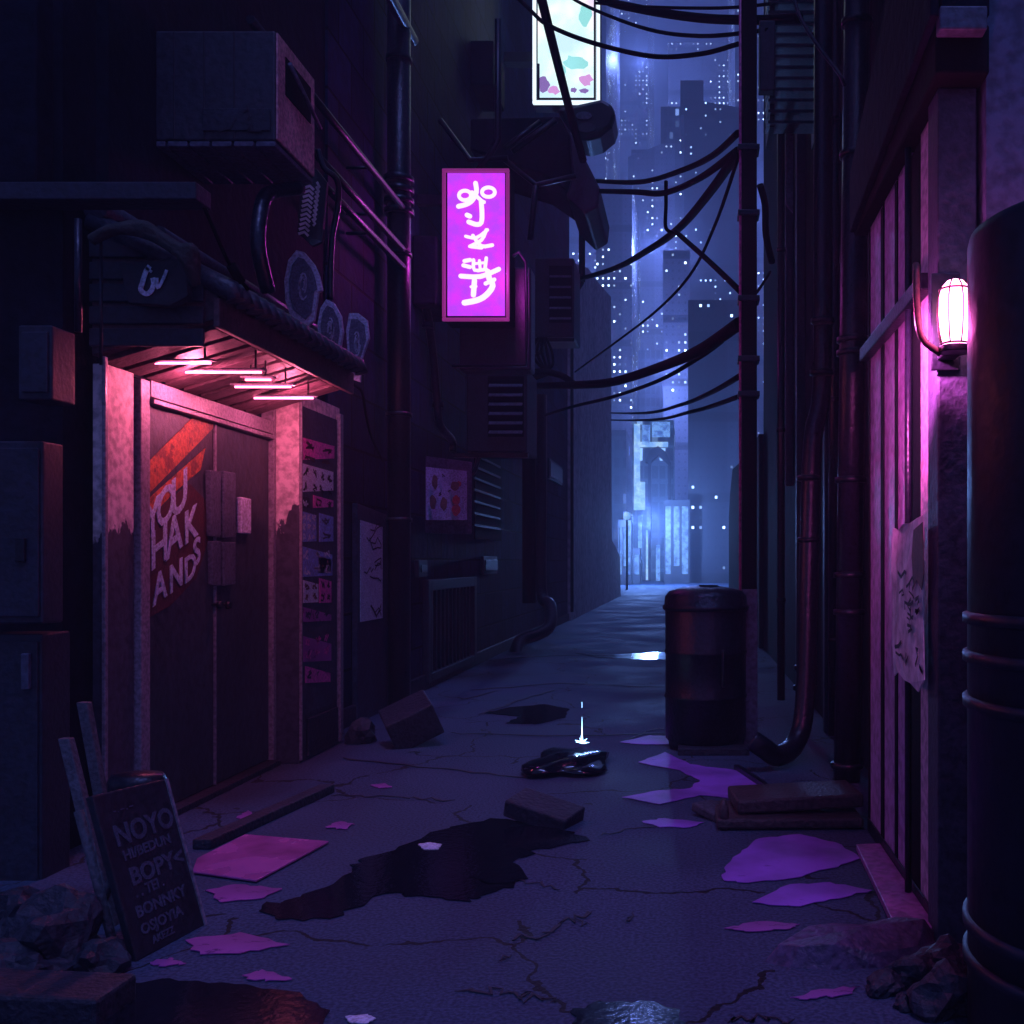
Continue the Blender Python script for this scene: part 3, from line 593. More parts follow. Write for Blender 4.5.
# menu board
d0_, d1_ = 10.9, 11.5
def qs(x0,x1,y0,y1,d0,d1,dz=0): return [P(x0,y0,d0-dz),P(x1,y0+dz*0,d1-dz),Vector((P(x1,y1,d1-dz).x,d1-dz,P(x0,y1,d0).z)),P(x0,y1,d0-dz)]
t = thing('menu_board', P(440,536,11.2), 'white menu board with food pictures in a grey frame on the tiled wall', 'menu board')
MB().prism([P(419,455,10.9),P(472,462,11.4),P(472,534,11.4),P(421,533,10.9)], (-.02,.07,0)).build('frame', 'box_grey', t, bevel=.01)
f = MB().prism([P(426,467,10.88),P(467,471,11.27),P(467,520,11.27),P(426,520,10.88)], (0,-.006,0)).build('sheet', 'menu_white', t)
g = MB()
def blob(cx,cy,rx,ry,d,g,seed):
    r = random.Random(seed); g.prism([P(cx+rx*math.cos(a*.524)*r.uniform(.75,1.1), cy+ry*math.sin(a*.524)*r.uniform(.8,1.1), d) for a in range(12)], (0,-.004,0))
blob(435,482,3,8,10.86,g,1); blob(433,502,3.4,8,10.86,g,2); blob(444,504,3.6,7,10.9,g,3); blob(455,486,5,5,11.05,g,4); g.build('food_picture', 'ink_brown', f)
g = MB(); blob(456,500,4,5,11.05,g,5); blob(456,510,4.5,6,11.05,g,6); blob(459,484,2.5,3,11.08,g,7); g.build('red_mark', 'ink_red', f)
g = MB(); r = random.Random(5)
for k in range(9):
    x, y = r.choice(((443,475),(445,480),(446,486),(430,494),(440,494),(449,492))); g.ribbon([P(x+r.uniform(-2,2),y+r.uniform(-2,2),10.95) for _ in range(3)], .012, (0,-1,0), .002)
g.build('lettering', 'ink', f)
t2 = MB().prism([P(408,464,10.6),P(418,466,10.7),P(418,508,10.7),P(408,511,10.6)], (0,.02,0)).build('notice_sheet', 'box_grey')
tag(t2, 'blank grey notice sheet pasted next to the menu board', 'notice')

# louvred air conditioners on the tiled wall
def acbox(xa,xb,ya,yb,d,dep,label,sl=6):
    a = P(xa,ya,d); c = P(xb,yb,d); t = thing('condenser_unit', ((a.x+c.x)/2,d+dep/2,c.z), label, 'air conditioner')
    MB().box((a.x,d,c.z),(c.x,d+dep,a.z)).build('casing', 'box_dim', t, bevel=.02)
    w = c.x-a.x; h = a.z-c.z
    MB().box((a.x+w*.36,d-.012,c.z+h*.18),(c.x-w*.05,d-.002,a.z-h*.10)).build('grille', 'black', t)
    for k in range(sl): z = c.z+h*(.21+.70*k/sl*.95); MB().hexa([(a.x+w*.38,d-.05,z),(c.x-w*.07,d-.05,z),(c.x-w*.07,d-.014,z+.03),(a.x+w*.38,d-.014,z+.03),(a.x+w*.38,d-.05,z+.012),(c.x-w*.07,d-.05,z+.012),(c.x-w*.07,d-.014,z+.045),(a.x+w*.38,d-.014,z+.045)]).build('louvre', 'box_grey', t)
    MB().box((a.x-.4,d+.05,c.z-.06),(c.x,d+.12,c.z-.005)).build('bracket', 'metal_dark', t)
    MB().tube(smoothpath([(a.x+w*.2,d+.1,c.z),(a.x+w*.1,d+.05,c.z-.25),(a.x-w*.2,d+.1,c.z-.35),(a.x-w*.3,d+.1,c.z-.9)],4), .03, 8).build('hose', 'pipe', t)
    return t
acbox(466,527,368,452,12.2,.8,'louvred air conditioner hanging below the neon sign')
acbox(535,574,258,337,16.2,.9,'upper air conditioner beside the far end of the neon sign housing',5)

# smaller fittings on the tiled wall
b = MB(); b.tube(smoothpath([W(-2.74,425,300),W(-2.74,432,345),W(-2.74,437,400),W(-2.74,440,425),W(-2.74,452,440),W(-2.74,453,452)],4), .045, 8)
for q_ in ((428,325),(438,405)): k = W(-2.74,*q_); b.cyl((k.x,k.y), .065, k.z-.03, k.z+.03, 12)
tag(b.build('bent_conduit', 'pipe'), 'bent conduit curling down the tiled wall above the menu board', 'pipe')
for (xa,xb,ya,yb,lab) in ((480,494,556,574,'small square service hatch right of the barred vent'),(547,560,458,486,'narrow upright meter hatch beyond the bent drainpipe'),(414,423,560,577,'tiny hatch just above the barred vent')):
    q0 = W(-2.83,xa,ya); q1 = W(-2.83,xb,yb); t = thing('service_hatch', (-2.8,(q0.y+q1.y)/2,q1.z), lab, 'hatch', 'hatches on the tiled wall')
    MB().box((-2.828,q0.y,q1.z),(-2.78,q1.y,q0.z)).build('frame', 'box_dim', t, bevel=.01); MB().box((-2.778,q0.y+.06,q1.z+.05),(-2.765,q1.y-.06,q0.z-.05)).build('cover', 'metal_dark', t, bevel=.006)
b = MB()
for k in range(5): b.tube(smoothpath([P(538+k*2,338,15.9),P(532+k*5,352,15.7),P(540+k*3,366,15.6),P(552-k*3,372,15.4),P(533,380,15.2)],5), .022, 6)
tag(b.build('cable_tangle', 'cable'), 'tangle of cables drooping below the upper air conditioner', 'cable')
b = MB(); b.tube([W(-2.76,482,150),W(-2.76,482,262)], .05, 8); b.tube([W(-2.76,494,165),W(-2.76,494,250)], .035, 8); tag(b.build('twin_conduit', 'pipe'), 'pair of short upright conduits hidden behind the neon sign top', 'pipe')

# drain pipes further along
b = MB(); b.tube(smoothpath([P(541,395,17),P(541,500,17),P(541,590,17),P(550,605,16.8),P(550,625,16.4),P(538,634,16.2),P(522,640,16),P(516,650,15.6),P(516,664,15.2)],4), .10, 12)
tag(b.build('bent_drainpipe', 'pipe'), 'bent drainpipe curling out above the ground far down the tiled wall', 'pipe')
b = MB(); b.tube([P(529,380,15.2),P(529,603,15.2)], .10, 12); b.tube(smoothpath([P(529,385,15.2),P(535,372,15.2),P(560,375,15.2),P(575,385,15.3)],4), .05, 8)
tag(b.build('standpipe', 'black'), 'thick black standpipe where the cables gather', 'pipe')
b = MB(); b.tube([P(572,300,22.5),P(572,612,22.5)], .035, 8); tag(b.build('corner_pipe', 'black'), 'slim black pipe at the end corner of the tiled building', 'pipe')
b = MB(); b.tube([P(582,205,19.5),P(582,282,19.5)], .06, 8); b.tube([P(582,282,19.5),P(571,300,19.5),P(560,300,19.5)], .05, 8); b.tube([P(582,205,19.5),P(560,205,19.5)], .05, 8)
tag(b.build('cable_bracket', 'black'), 'black upright cable bracket standing off the wall under the canopy', 'bracket')
b = MB(); b.tube(smoothpath([P(352,384,6.9),P(362,392,7.3),P(366,415,7.6),P(372,438,8.0),P(383,461,9.2)],4), .010, 6)
tag(b.build('hanging_wire', 'cable'), 'loose wire drooping from the awning eave to the thick downpipe', 'cable')

# pale end building
b = MB(); b.prism([W(-2.75,x,y) for x,y in ((571,262),(588,268),(596,280),(611,297),(612,540),(620,556),(621,598),(571,626))], (-4,0,0))
o = tag(b.build('end_building', 'wall_pale'), 'pale rendered building with a sloping roofline at the end of the alley', 'building')

# ---------------- neon sign
ns = thing('neon_sign', P(477,366,10.6), 'glowing magenta upright neon sign with white brush characters', 'neon sign')
D = 10.5
MB().box(tuple(P(444,170,D)),(P(510,322,D).x,D+.30,P(510,322,D).z)).build('cabinet', 'black', ns, bevel=.02)
a = P(443,170,D); c = P(510,322,D); b = MB(); w = .035
b.box((a.x,D-.05,c.z),(c.x,D-.01,c.z+w)).box((a.x,D-.05,a.z-w),(c.x,D-.01,a.z)).box((a.x,D-.05,c.z+w),(a.x+w,D-.01,a.z-w)).box((c.x-w,D-.05,c.z+w),(c.x,D-.01,a.z-w)); b.build('frame', 'neon_rim', ns, bevel=.008)
a = P(448,174,D); c = P(505,316,D); face = MB().box((a.x,D-.025,c.z),(c.x,D-.002,a.z)).build('lit_face', 'neon', ns)
def ell(cx,cy,rx,ry,n=14): return [(cx+rx*math.cos(k*2*math.pi/n), cy+ry*math.sin(k*2*math.pi/n)) for k in range(n+1)]
strokes = [(ell(163,165,28,22),14),(ell(272,150,30,22),14),([(212,108),(216,150),(195,190),(165,208),(132,216)],18),([(196,150),(240,190),(252,196)],14),([(238,192),(242,250),(238,292),(215,300),(180,288)],18),([(172,256),(186,262)],18),
 ([(166,355),(215,362),(268,325)],12),([(262,325),(240,372),(185,402)],13),([(200,352),(238,400),(290,396)],14),([(188,402),(240,408)],14),
 ([(160,470),(187,465)],15),([(155,490),(186,498)],15),([(203,465),(207,512),(262,508)],13),([(230,468),(234,512)],11),([(210,482),(256,478)],10),([(262,456),(256,506)],13),
 ([(143,540),(235,542),(320,508)],18),([(270,520),(275,550),(292,585),(262,628),(220,652),(160,664)],22),([(207,560),(202,628)],20),([(258,575),(300,556)],15),([(190,590),(215,588)],10)]
g = MB()
for k, (pts, w) in enumerate(strokes):
    if k in (6, 10): g.build('brush_character', 'neon_glyph', face); g = MB()
    q = [P(430+x/4.65, 160+y/4.65, D-.028-k*.0006) for x,y in pts]
    if len(q) > 2: q = smoothpath(q, 3)
    ww = w/4.65*D/F*1.2; g.ribbon(q, ww, (0,-1,0), .006)
    for e_ in (q[0],q[-1]): g.prism([e_+Vector((ww/2*math.cos(a_*.785),0,ww/2*math.sin(a_*.785))) for a_ in range(8)], (0,-.005-k*.0001,0))
g.build('brush_character', 'neon_glyph', face)
b = MB(); b.box((P(452,0,D).x,D+.32,P(0,364,D).z),(P(526,0,D).x,D+.62,P(0,258,D).z)); b.build('rear_housing', 'metal_dark', ns, bevel=.02)
b = MB(); b.tube([P(452,366,D),P(526,365,D),P(527,330,D),P(526,262,D),P(519,252,D),P(513,256,D)], .02, 6); b.build('bumper_rail', 'metal_dark', ns)
b = MB(); b.tube([P(498,20,D+.1),P(498,140,D+.1),P(490,155,D+.1),P(478,170,D+.1)], .035, 8); b.tube([P(540,122,D+.4),P(505,148,D+.2)], .03, 8); b.tube([P(440,120,D+.1),P(470,160,D+.1),P(508,158,D+.1)], .03, 8); b.build('hanger', 'metal_dark', ns)
MB().box((-2.83,D+.12,P(0,200,D).z),(P(444,0,D).x,D+.2,P(0,190,D).z)).build('wall_arm', 'metal_dark', ns); 

# canopy beyond the sign
cn = thing('canopy', P(545,190,13), 'dark timber canopy with a slanting end board above the neon sign', 'canopy')
MB().prism([P(x,y,12.6) for x,y in ((470,118),(560,116),(572,140),(588,185),(566,190),(540,172),(470,150))], (0,1.2,0)).build('body', 'wall_dark', cn, bevel=.03)
MB().prism([P(x,y,12.5) for x,y in ((568,128),(577,142),(600,188),(598,206),(585,214),(566,196),(572,175))], (0,1.5,0)).build('end_board', 'box_dim', cn, bevel=.03)
b = MB(); b.tube([P(505,160,12.4),P(536,185,12.4),P(576,176,12.4)], .035, 6); b.tube([P(512,152,12.4),P(556,120,12.4)], .04, 6); b.tube([P(536,185,12.4),P(530,240,12.6)], .04, 6); b.build('strut', 'metal_dark', cn)

# bright upper screen
sc = thing('billboard', P(566,105,15.5), 'bright white and cyan billboard with pastel blotches above the alley', 'billboard')
D = 15.5; a = P(533,-120,D); c = P(600,105,D)
MB().box((a.x,D+.02,c.z),(c.x,D+.3,a.z)).build('cabinet', 'metal_dark', sc, bevel=.03)
b = MB(); w = .05
b.box((a.x,D-.06,c.z),(c.x,D+.01,c.z+w)).box((a.x,D-.06,c.z+w),(a.x+w,D+.01,a.z)).box((c.x-w,D-.06,c.z+w),(c.x,D+.01,a.z)); b.build('lit_edge', 'screen_rim', sc, bevel=.01)
a2 = P(538,-118,D); c2 = P(596,100,D); f = MB().box((a2.x,D-.03,c2.z),(c2.x,D+.0,a2.z)).build('lit_face', 'screen', sc)
b = MB(); a3 = P(536,-118,D); c3 = P(598,101.5,D)
b.box((a3.x+.03,D-.05,c3.z),(c3.x-.03,D-.031,c3.z+.035)).box((a3.x+.03,D-.05,c3.z+.035),(a3.x+.06,D-.031,c3.z+.55)).box((c3.x-.06,D-.05,c3.z+.035),(c3.x-.03,D-.031,a3.z)); b.build('inner_border', 'ink', sc)
for k, (cx,cy,rx,ry,m) in enumerate(((544,85,6,9,'screen_violet'),(554,90,7,5,'screen_pink'),(586,80,7,7,'screen_pink'),(574,90,3.5,3,'screen_violet'),(584,91,6,2.6,'screen_violet'),(575,62,14,8,'screen_cyan'),(585,15,7,12,'screen_cyan'),(562,70,5,7,'screen_cyan'))):
    g = MB(); r = random.Random(k); g.prism([P(cx+rx*math.cos(q*.449)*r.uniform(.6,1.15), cy+ry*math.sin(q*.449)*r.uniform(.6,1.15), D-.031-k*.001) for q in range(14)], (0,-.001,0)); g.build('pastel_blotch', m, f)
MB().box((-2.83,D+.05,P(0,60,D).z),(a.x,D+.25,P(0,50,D).z)).build('wall_arm', 'metal_dark', sc)
dh = thing('loudspeaker', P(590,140,15.3), 'dark rounded horn loudspeaker hung directly below the bright billboard', 'loudspeaker')
MB().prism([P(x,y,15.3) for x,y in ((556,108),(602,98),(612,104),(616,114),(612,126),(600,136),(586,140),(574,136),(566,124))], (0,.7,0)).build('horn', 'metal_dark', dh, bevel=.06)
MB().prism([P(x,y,15.28) for x,y in ell(584,116,8,4,12)[:-1]], (0,-.02,0)).build('cap', 'box_grey', dh)
MB().prism([P(x,y,15.28) for x,y in ell(587,128,9,5,12)[:-1]], (0,-.02,0)).build('grille', 'box_dim', dh)

# ================================================================ RIGHT SIDE
rt = thing('slatted_building', (2.5,4.5,0), 'building with upright painted slats, corner post and deep eave behind the wall lamp', 'building')
RX = .90
MB().box((RX+.03,3.78,0),(5,5.12,3.3)).build('wall', 'black', rt)
MB().box((RX+.13,3.56,0),(5,3.70,5)).build('plaster_wall', 'plaster_blue', rt)
def ydx(x, c=RX): return c*F/(x-VX)
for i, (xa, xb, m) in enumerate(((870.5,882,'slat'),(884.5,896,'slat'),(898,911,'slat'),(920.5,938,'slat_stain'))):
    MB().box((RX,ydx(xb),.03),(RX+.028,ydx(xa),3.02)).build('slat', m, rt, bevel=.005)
for xa, xb in ((869.3,870.5),(882,884.5),(896,898),(911,920.5)):
    MB().box((RX+.001,ydx(xb)-.001,.03),(RX-.006 if xa != 911 else RX+.02,ydx(xa)+.001,3.0)).build('gap_shade_strip', 'black', rt)  # black strips over the slat gaps, painting in their shade
MB().box((RX-.05,3.78,2.355),(RX-.002,5.14,2.42)).build('rail', 'metal_dark', rt, bevel=.006)
MB().box((RX-.01,3.78,.0),(RX-.001,5.14,.07)).build('base_rail', 'metal_dark', rt, bevel=.004)
yp = (ydx(912)+ydx(919.5))/2; MB().tube([(RX-.03,yp,.0),(RX-.03,yp,3.0)], .014, 10).build('wall_rod', 'pipe', rt)
# corner post
a = P(938,0,3.60); c = P(974,0,3.60)
MB().box((a.x,3.60,0),(c.x+.01,3.755,3.02)).build('corner_post', 'grey_panel', rt, bevel=.006)
# eave
MB().box((RX-.06,3.5,3.02),(RX+.125,5.25,3.19)).build('eave', 'black', rt, bevel=.01)
MB().hexa([(RX-.09,3.45,3.19),(RX-.06,3.45,3.19),(RX-.06,5.2,3.02),(RX-.09,5.2,3.02),(RX-.09,3.45,3.95),(RX-.06,3.45,3.95),(RX-.06,5.2,3.32),(RX-.09,5.2,3.32)]).build('fascia', 'wall_dark', rt, bevel=.008)
MB().box((RX-.06,3.44,3.14),(RX+.10,3.50,3.22)).build('eave_trim', 'box_grey', rt, bevel=.006)
MB().box((RX-.04,3.50,3.22),(RX+.125,3.55,7)).build('upper_post', 'wall_dark', rt, bevel=.006)

# wall lamp
L = P(955,313,3.46); lm = thing('wall_lamp', (L.x,L.y+.1,L.z-.13), 'glowing pink lantern in a ribbed cage on the corner post', 'wall lamp')
prof = [(.020,-.112),(.042,-.108),(.052,-.07),(.058,-.01),(.056,.05),(.046,.085),(.026,.108),(.008,.114)]
MB().lathe(tuple(L), prof, 24).build('glass', 'lantern', lm)
b = MB()
for k in range(8):
    a_ = k*math.pi/4+.2; b.tube([(L.x+(r_+.004)*math.cos(a_), L.y+(r_+.004)*math.sin(a_), L.z+z_) for r_,z_ in prof[1:-1]], .0028, 5)
for z_, r_ in ((.078,.052),(-.105,.046)): b.tube([(L.x+r_*math.cos(k*.393), L.y+r_*math.sin(k*.393), L.z+z_) for k in range(17)], .004, 5)
b.build('cage', 'graf_dark', lm)
b = MB(); b.cyl((L.x,L.y), .056, L.z-.135, L.z-.112, 20); b.box((L.x-.03,L.y+.03,L.z-.135),(L.x+.03,3.598,L.z-.115)); b.box((L.x-.05,3.585,L.z-.17),(L.x+.05,3.6,L.z+.17)); b.build('bracket', 'metal_dark', lm, bevel=.003)
b = MB(); b.tube(smoothpath([(L.x-.105,3.58,L.z+.20),(L.x-.12,3.50,L.z+.04),(L.x-.11,3.47,L.z-.08),(L.x-.045,3.47,L.z-.135)],4), .012, 8); b.build('guard_arm', 'graf_dark', lm)

# torn poster
pst = thing('torn_poster', W(RX-.06,908,690), 'torn curling poster with smeared dark brushwork tacked to the slats', 'poster')
c = RX-.055; outl = [(894,528),(899,530),(904,524),(911,523),(918,518),(924,515),(925,560),(924,620),(925,680),(919,692),(911,683),(905,680),(899,672),(895,676),(893,640),(894,600),(892,570)]
b = MB(); b.prism([W(c+(.006 if i%2 else -.004),x,y) for i,(x,y) in enumerate(outl)], (-.004,0,0)); sh = b.build('sheet', 'poster_white', pst)
b = MB(); b.prism([W(c-.011,x,y) for x,y in ((914,530),(923,522),(924,575),(922,590),(917,580),(914,586),(912,556))], (-.002,0,0)); b.build('dark_print', 'ink_brown', sh)
g = MB(); r = random.Random(11)
for k in range(18):
    x = r.uniform(897,920); y = r.uniform(570,668); q = [(x,y)]
    for s_ in range(3): q.append((min(923,max(895,q[-1][0]+r.uniform(-4,4))), min(676,q[-1][1]+r.uniform(-6,10))))
    g.ribbon([W(c-.0115-k*.0001,u,v_) for u,v_ in q], r.uniform(.006,.016), (-1,0,0), .001)
g.build('brushwork', 'ink', sh)

# tank / thick column at the edge
tk = thing('water_tank', (1.22,2.90,0), 'thick glossy cylindrical tank with banded hoops in front of the plaster wall', 'tank')
MB().lathe((1.22,2.9,0), [(.42,0),(.42,2.265),(.414,2.29),(.40,2.30),(.1,2.305),(.01,2.306)], 64).build('shell', 'pipe_glossy', tk)
for z in (1.17,1.06,.93,.30,.20): MB().lathe((1.22,2.9,z), [(.418,0),(.434,.006),(.434,.032),(.418,.038)], 64).build('hoop', 'pipe_glossy', tk)
a_ = math.atan2(-2.9,-1.22)+.42; b = MB(); b.tube([(1.22+.425*math.cos(a_),2.9+.425*math.sin(a_),.0),(1.22+.425*math.cos(a_),2.9+.425*math.sin(a_),2.3)], .008, 6); b.lathe((1.22+.43*math.cos(a_),2.9+.43*math.sin(a_),2.06), [(.004,0),(.014,.01),(.014,.03),(.004,.04)], 10); b.build('seam', 'pipe_glossy', tk)

# recessed service building
sv = thing('service_building', (3,10,0), 'dark soot-stained building behind the bundle of upright pipes', 'building')
MB().box((1.15,5.14,0),(6,16,10.6)).build('wall', 'wall_right', sv)
MB().box((1.10,6.9,2.9),(1.149,8.0,5.0)).build('shutter', 'wall_dark', sv, bevel=.01)
for (xx, z0, z1) in ((793,2.2,9),(805,0,9),(835,0,9)):
    yy = 1.15*F/(xx-VX); MB().box((1.06,yy-.05,z0),(1.149,yy+.06,z1)).build('pilaster', 'box_dim', sv, bevel=.01)
b = MB(); b.prism([Vector((1.08,y,z)) for y,z in ((16,0),(28.5,0),(28.5,2.6),(27.6,3.2),(26,3.7),(20,3.4),(16.0,3.35))], (4,0,0))
tag(b.build('low_building', 'wall_dark'), 'low dark building with a broken roof edge behind the dustbin', 'building')
# louvre rack
t = thing('louvre_rack', P(795,126,8.6), 'tall rack of dark horizontal louvres high on the pipe wall', 'louvre')
a = P(770,-60,8.6); c = P(816,126,8.6)
MB().box((a.x,8.62,c.z),(a.x+.04,9.1,a.z)).box((c.x+.02,8.62,c.z),(c.x+.06,9.1,a.z)).build('frame', 'metal_dark', t)
for k in range(17):
    z = c.z+k*(a.z-c.z)/17; MB().hexa([(a.x-.02,8.55,z),(c.x+.05,8.55,z),(c.x+.05,8.9,z+.06),(a.x-.02,8.9,z+.06),(a.x-.02,8.55,z+.025),(c.x+.05,8.55,z+.025),(c.x+.05,8.9,z+.085),(a.x-.02,8.9,z+.085)]).build('louvre', 'pipe', t)
o = MB().prism([P(786,130,8.9),P(793,130,8.9),P(793,212,8.9),P(786,203,8.9)], (0,.04,0)).build('hanging_board', 'box_grey'); tag(o, 'narrow pale board hanging under the louvre rack', 'board')

# pole
pl = thing('utility_pole', P(749,740,7.6), 'tall square utility pole carrying the cables beside the dustbin', 'pole')
a = P(742,0,7.55); c = P(757,0,7.55)
MB().box((a.x,7.55,0),(c.x,7.67,7.6)).build('shaft', 'black', pl, bevel=.008)
MB().tube([(a.x-.012,7.56,.0),(a.x-.012,7.56,7.4)], .010, 8).build('edge_rim_light', 'rim_light_pink', pl)  # thin tube coloured to stand for rim light along the shaft
MB().box((a.x-.002,7.53,0),(c.x+.003,7.549,1.15)).build('lower_sleeve', 'box_grey', pl, bevel=.004)
for yy in (150,215,300,360,395): z = P(0,yy,7.6).z; MB().box((a.x-.03,7.53,z-.02),(c.x+.02,7.69,z+.02)).build('clamp', 'metal_dark', pl, bevel=.004)
MB().box((a.x-.35,7.58,6.0),(c.x+.35,7.64,6.08)).build('crossarm', 'metal_dark', pl)
MB().box((c.x+.02,7.6,P(0,90,7.6).z),(c.x+.14,7.7,P(0,20,7.6).z)).build('transformer_box', 'box_dim', pl, bevel=.01)

# pipes
def vpipe(name, pts, r, rings, label, extra=None, m='pipe'):
    t = thing(name, (pts[-1][0],pts[-1][1],min(p[2] for p in pts)), label, 'pipe', 'upright pipes by the service building')
    MB().tube(pts, r, 18).build('pipe', m, t)
    for z, x, y in rings: MB().lathe((x,y,z-.02), [(r*1.0,0),(r*1.22,.005),(r*1.22,.035),(r*1.0,.04)], 18).build('flange', 'metal_dark', t)
    return t
p0 = P(859,-120,6.3); p1 = P(847,780,6.3); 
def onl(y): q = (y+120)/900; v_ = p0.lerp(p1,q); return (v_.z, v_.x, v_.y)
vpipe('thick_drainpipe', [p0,p1], .082, [onl(y) for y in (23,155,340,353,480,575,612,765)], 'thickest upright pipe, next to the slatted wall')
pts = smoothpath([P(824,-80,7.2),P(823,200,7.2),P(822,385,7.2),P(813,440,7.15),P(809,560,7.1),P(805,700,7.0),P(796,742,6.9),P(778,756,6.7),P(764,748,6.6),P(752,740,6.6)],4)
vpipe('elbow_pipe', pts, .068, [(P(0,y,7.1).z,P(x,0,7.1).x,7.12) for x,y in ((823,320),(822,372),(809,478),(809,540),(806,668),(805,688))], 'upright pipe that bends out at its foot towards the dustbin')
vpipe('slim_pipe', [P(781,130,9.2),P(781,700,9.2)], .035, [(P(0,y,9.2).z,P(781,0,9.2).x,9.2) for y in (250,430,600)], 'slimmest upright pipe, beside the utility pole')
vpipe('side_pipe', [P(836,-60,7.6),P(834,735,7.6)], .045, [(P(0,y,7.6).z,P(835,0,7.6).x,7.6) for y in (120,400,640)], 'narrow upright pipe between the elbow pipe and the thickest pipe')
b = MB(); b.tube(smoothpath([P(760,185,8.4),P(765,205,8.5),P(766,235,8.5),P(772,262,8.7)],5), .03, 8); b.tube(smoothpath([P(745,300,7.65),P(757,292,7.9),P(770,272,8.7)],5), .012, 6)
tag(b.build('cable_loop', 'cable'), 'short drooping cable loop behind the utility pole', 'cable')
b = MB(); b.tube(smoothpath([P(790,-20,6.8),P(798,12,6.6),P(815,42,6.4),P(838,72,6.2),P(845,86,6.2)],5), .012, 8)
tag(b.build('slack_cable', 'pipe'), 'slack pink-edged cable reaching the thickest upright pipe', 'cable')

# ---------------- dustbin
BX, BY, BR = .115, 7.50, .295
bn = thing('dustbin', (BX,BY,0), 'tall dark metal dustbin with a domed lid at the foot of the utility pole', 'dustbin')
MB().lathe((BX,BY,0), [(BR-.03,0),(BR-.025,.02),(BR-.02,.05),(BR,.07),(BR,.36),(BR+.008,.37),(BR+.008,.385),(BR,.395),(BR,.68),(BR+.008,.69),(BR+.008,.705),(BR,.715),(BR+.002,1.0),(BR-.004,1.01)], 48).build('body', 'bin', bn)
lid = MB().lathe((BX,BY,1.0), [(BR+.012,0),(BR+.022,.012),(BR+.022,.03),(BR+.008,.04),(BR+.004,.10),(BR-.03,.14),(BR-.12,.165),(.08,.175),(.01,.175)], 48).build('lid', 'bin', bn)
MB().prism([(BX+.02+.07*math.cos(k*.524),BY-.06+.05*math.sin(k*.524),1.176) for k in range(12)], (0,0,.006)).build('lid_cap', 'black', lid)
MB().tube(smoothpath([(BX+.12,BY-BR*.92,.72),(BX+.12,BY-BR*.92-.04,.70),(BX+.12,BY-BR*.92-.04,.50),(BX+.12,BY-BR*.92,.48)],4), .012, 8).build('side_handle', 'metal_dark', bn)
MB().box((BX-.20,BY-BR-.07,0),(BX+.30,BY-BR+.10,.05)).build('foot_board', 'stone', bn, bevel=.006)

# ================================================================ CABLES
def cable(pts, d0, d1, r, label, thick=None):
    n = len(pts); xs = [p[0] for p in pts]; L = [0]
    for i in range(1,n): L.append(L[-1]+math.hypot(pts[i][0]-pts[i-1][0],pts[i][1]-pts[i-1][1]))
    q = [P(x,y,1/((1-L[i]/L[-1])/d0+(L[i]/L[-1])/d1)) for i,(x,y) in enumerate(pts)]
    o = MB().tube(smoothpath(q,7), r*1.3, 8).build('overhead_cable', 'cable'); tag(o, label, 'cable', 'overhead cables strung across the alley')
for a in [
 ([(560,-30),(600,-2),(640,9),(700,18),(760,20),(800,18)], 10, 7.5, .028, 'thickest overhead cable, sagging along the very top of the view'),
 ([(548,-25),(575,0),(640,27),(700,36),(767,30)], 12, 7.6, .013, 'cable under the thickest one, ending at the top of the utility pole'),
 ([(500,-20),(530,10),(548,25),(590,42),(650,56),(700,54),(738,44)], 10, 7.6, .015, 'cable crossing the billboard and sagging to the utility pole'),
 ([(595,3),(650,7),(720,8),(770,4)], 9, 7.6, .010, 'thin upper cable just above the thickest cable'),
 ([(537,-20),(548,25),(558,65),(570,112),(583,160)], 9.5, 12.4, .036, 'steep thick cable running down across the bright billboard'),
 ([(596,181),(640,182),(680,171),(712,156),(738,133)], 12.8, 7.6, .020, 'upper of two cables from the canopy board to the pole'),
 ([(596,191),(635,192),(664,193),(700,178),(738,150)], 12.8, 7.6, .022, 'lower of two cables from the canopy board to the pole'),
 ([(666,181),(666,205),(666,228),(676,233)], 9.9, 9.9, .014, 'short upright tie joining two cables in mid air'),
 ([(560,284),(610,270),(645,252),(678,229),(710,192),(738,152)], 21, 7.6, .030, 'heavy cable climbing from the end of the tiled wall to the pole'),
 ([(675,231),(692,246),(712,264),(741,292)], 9.9, 7.6, .018, 'cable branching off the heavy one and slanting down to the pole'),
 ([(575,372),(612,345),(655,312),(690,275),(715,225),(738,158)], 19, 7.6, .012, 'thin cable hanging in a deep curve below the branching cable'),
 ([(535,386),(575,385),(612,382),(660,367),(700,350),(740,323)], 15.3, 7.6, .038, 'heaviest lower cable from the black standpipe to the pole'),
 ([(545,415),(575,406),(612,397),(660,380),(700,357),(722,341)], 15.3, 8.2, .016, 'thin cable just below the heaviest lower cable'),
 ([(611,413),(645,413),(680,405),(710,393),(740,376)], 34, 7.6, .018, 'upper of the two lowest cables reaching the pale end building'),
 ([(611,420),(650,420),(690,412),(715,405),(740,396)], 34, 7.6, .016, 'lowest cable, reaching from the pale end building to the pole')]: cable(*a)

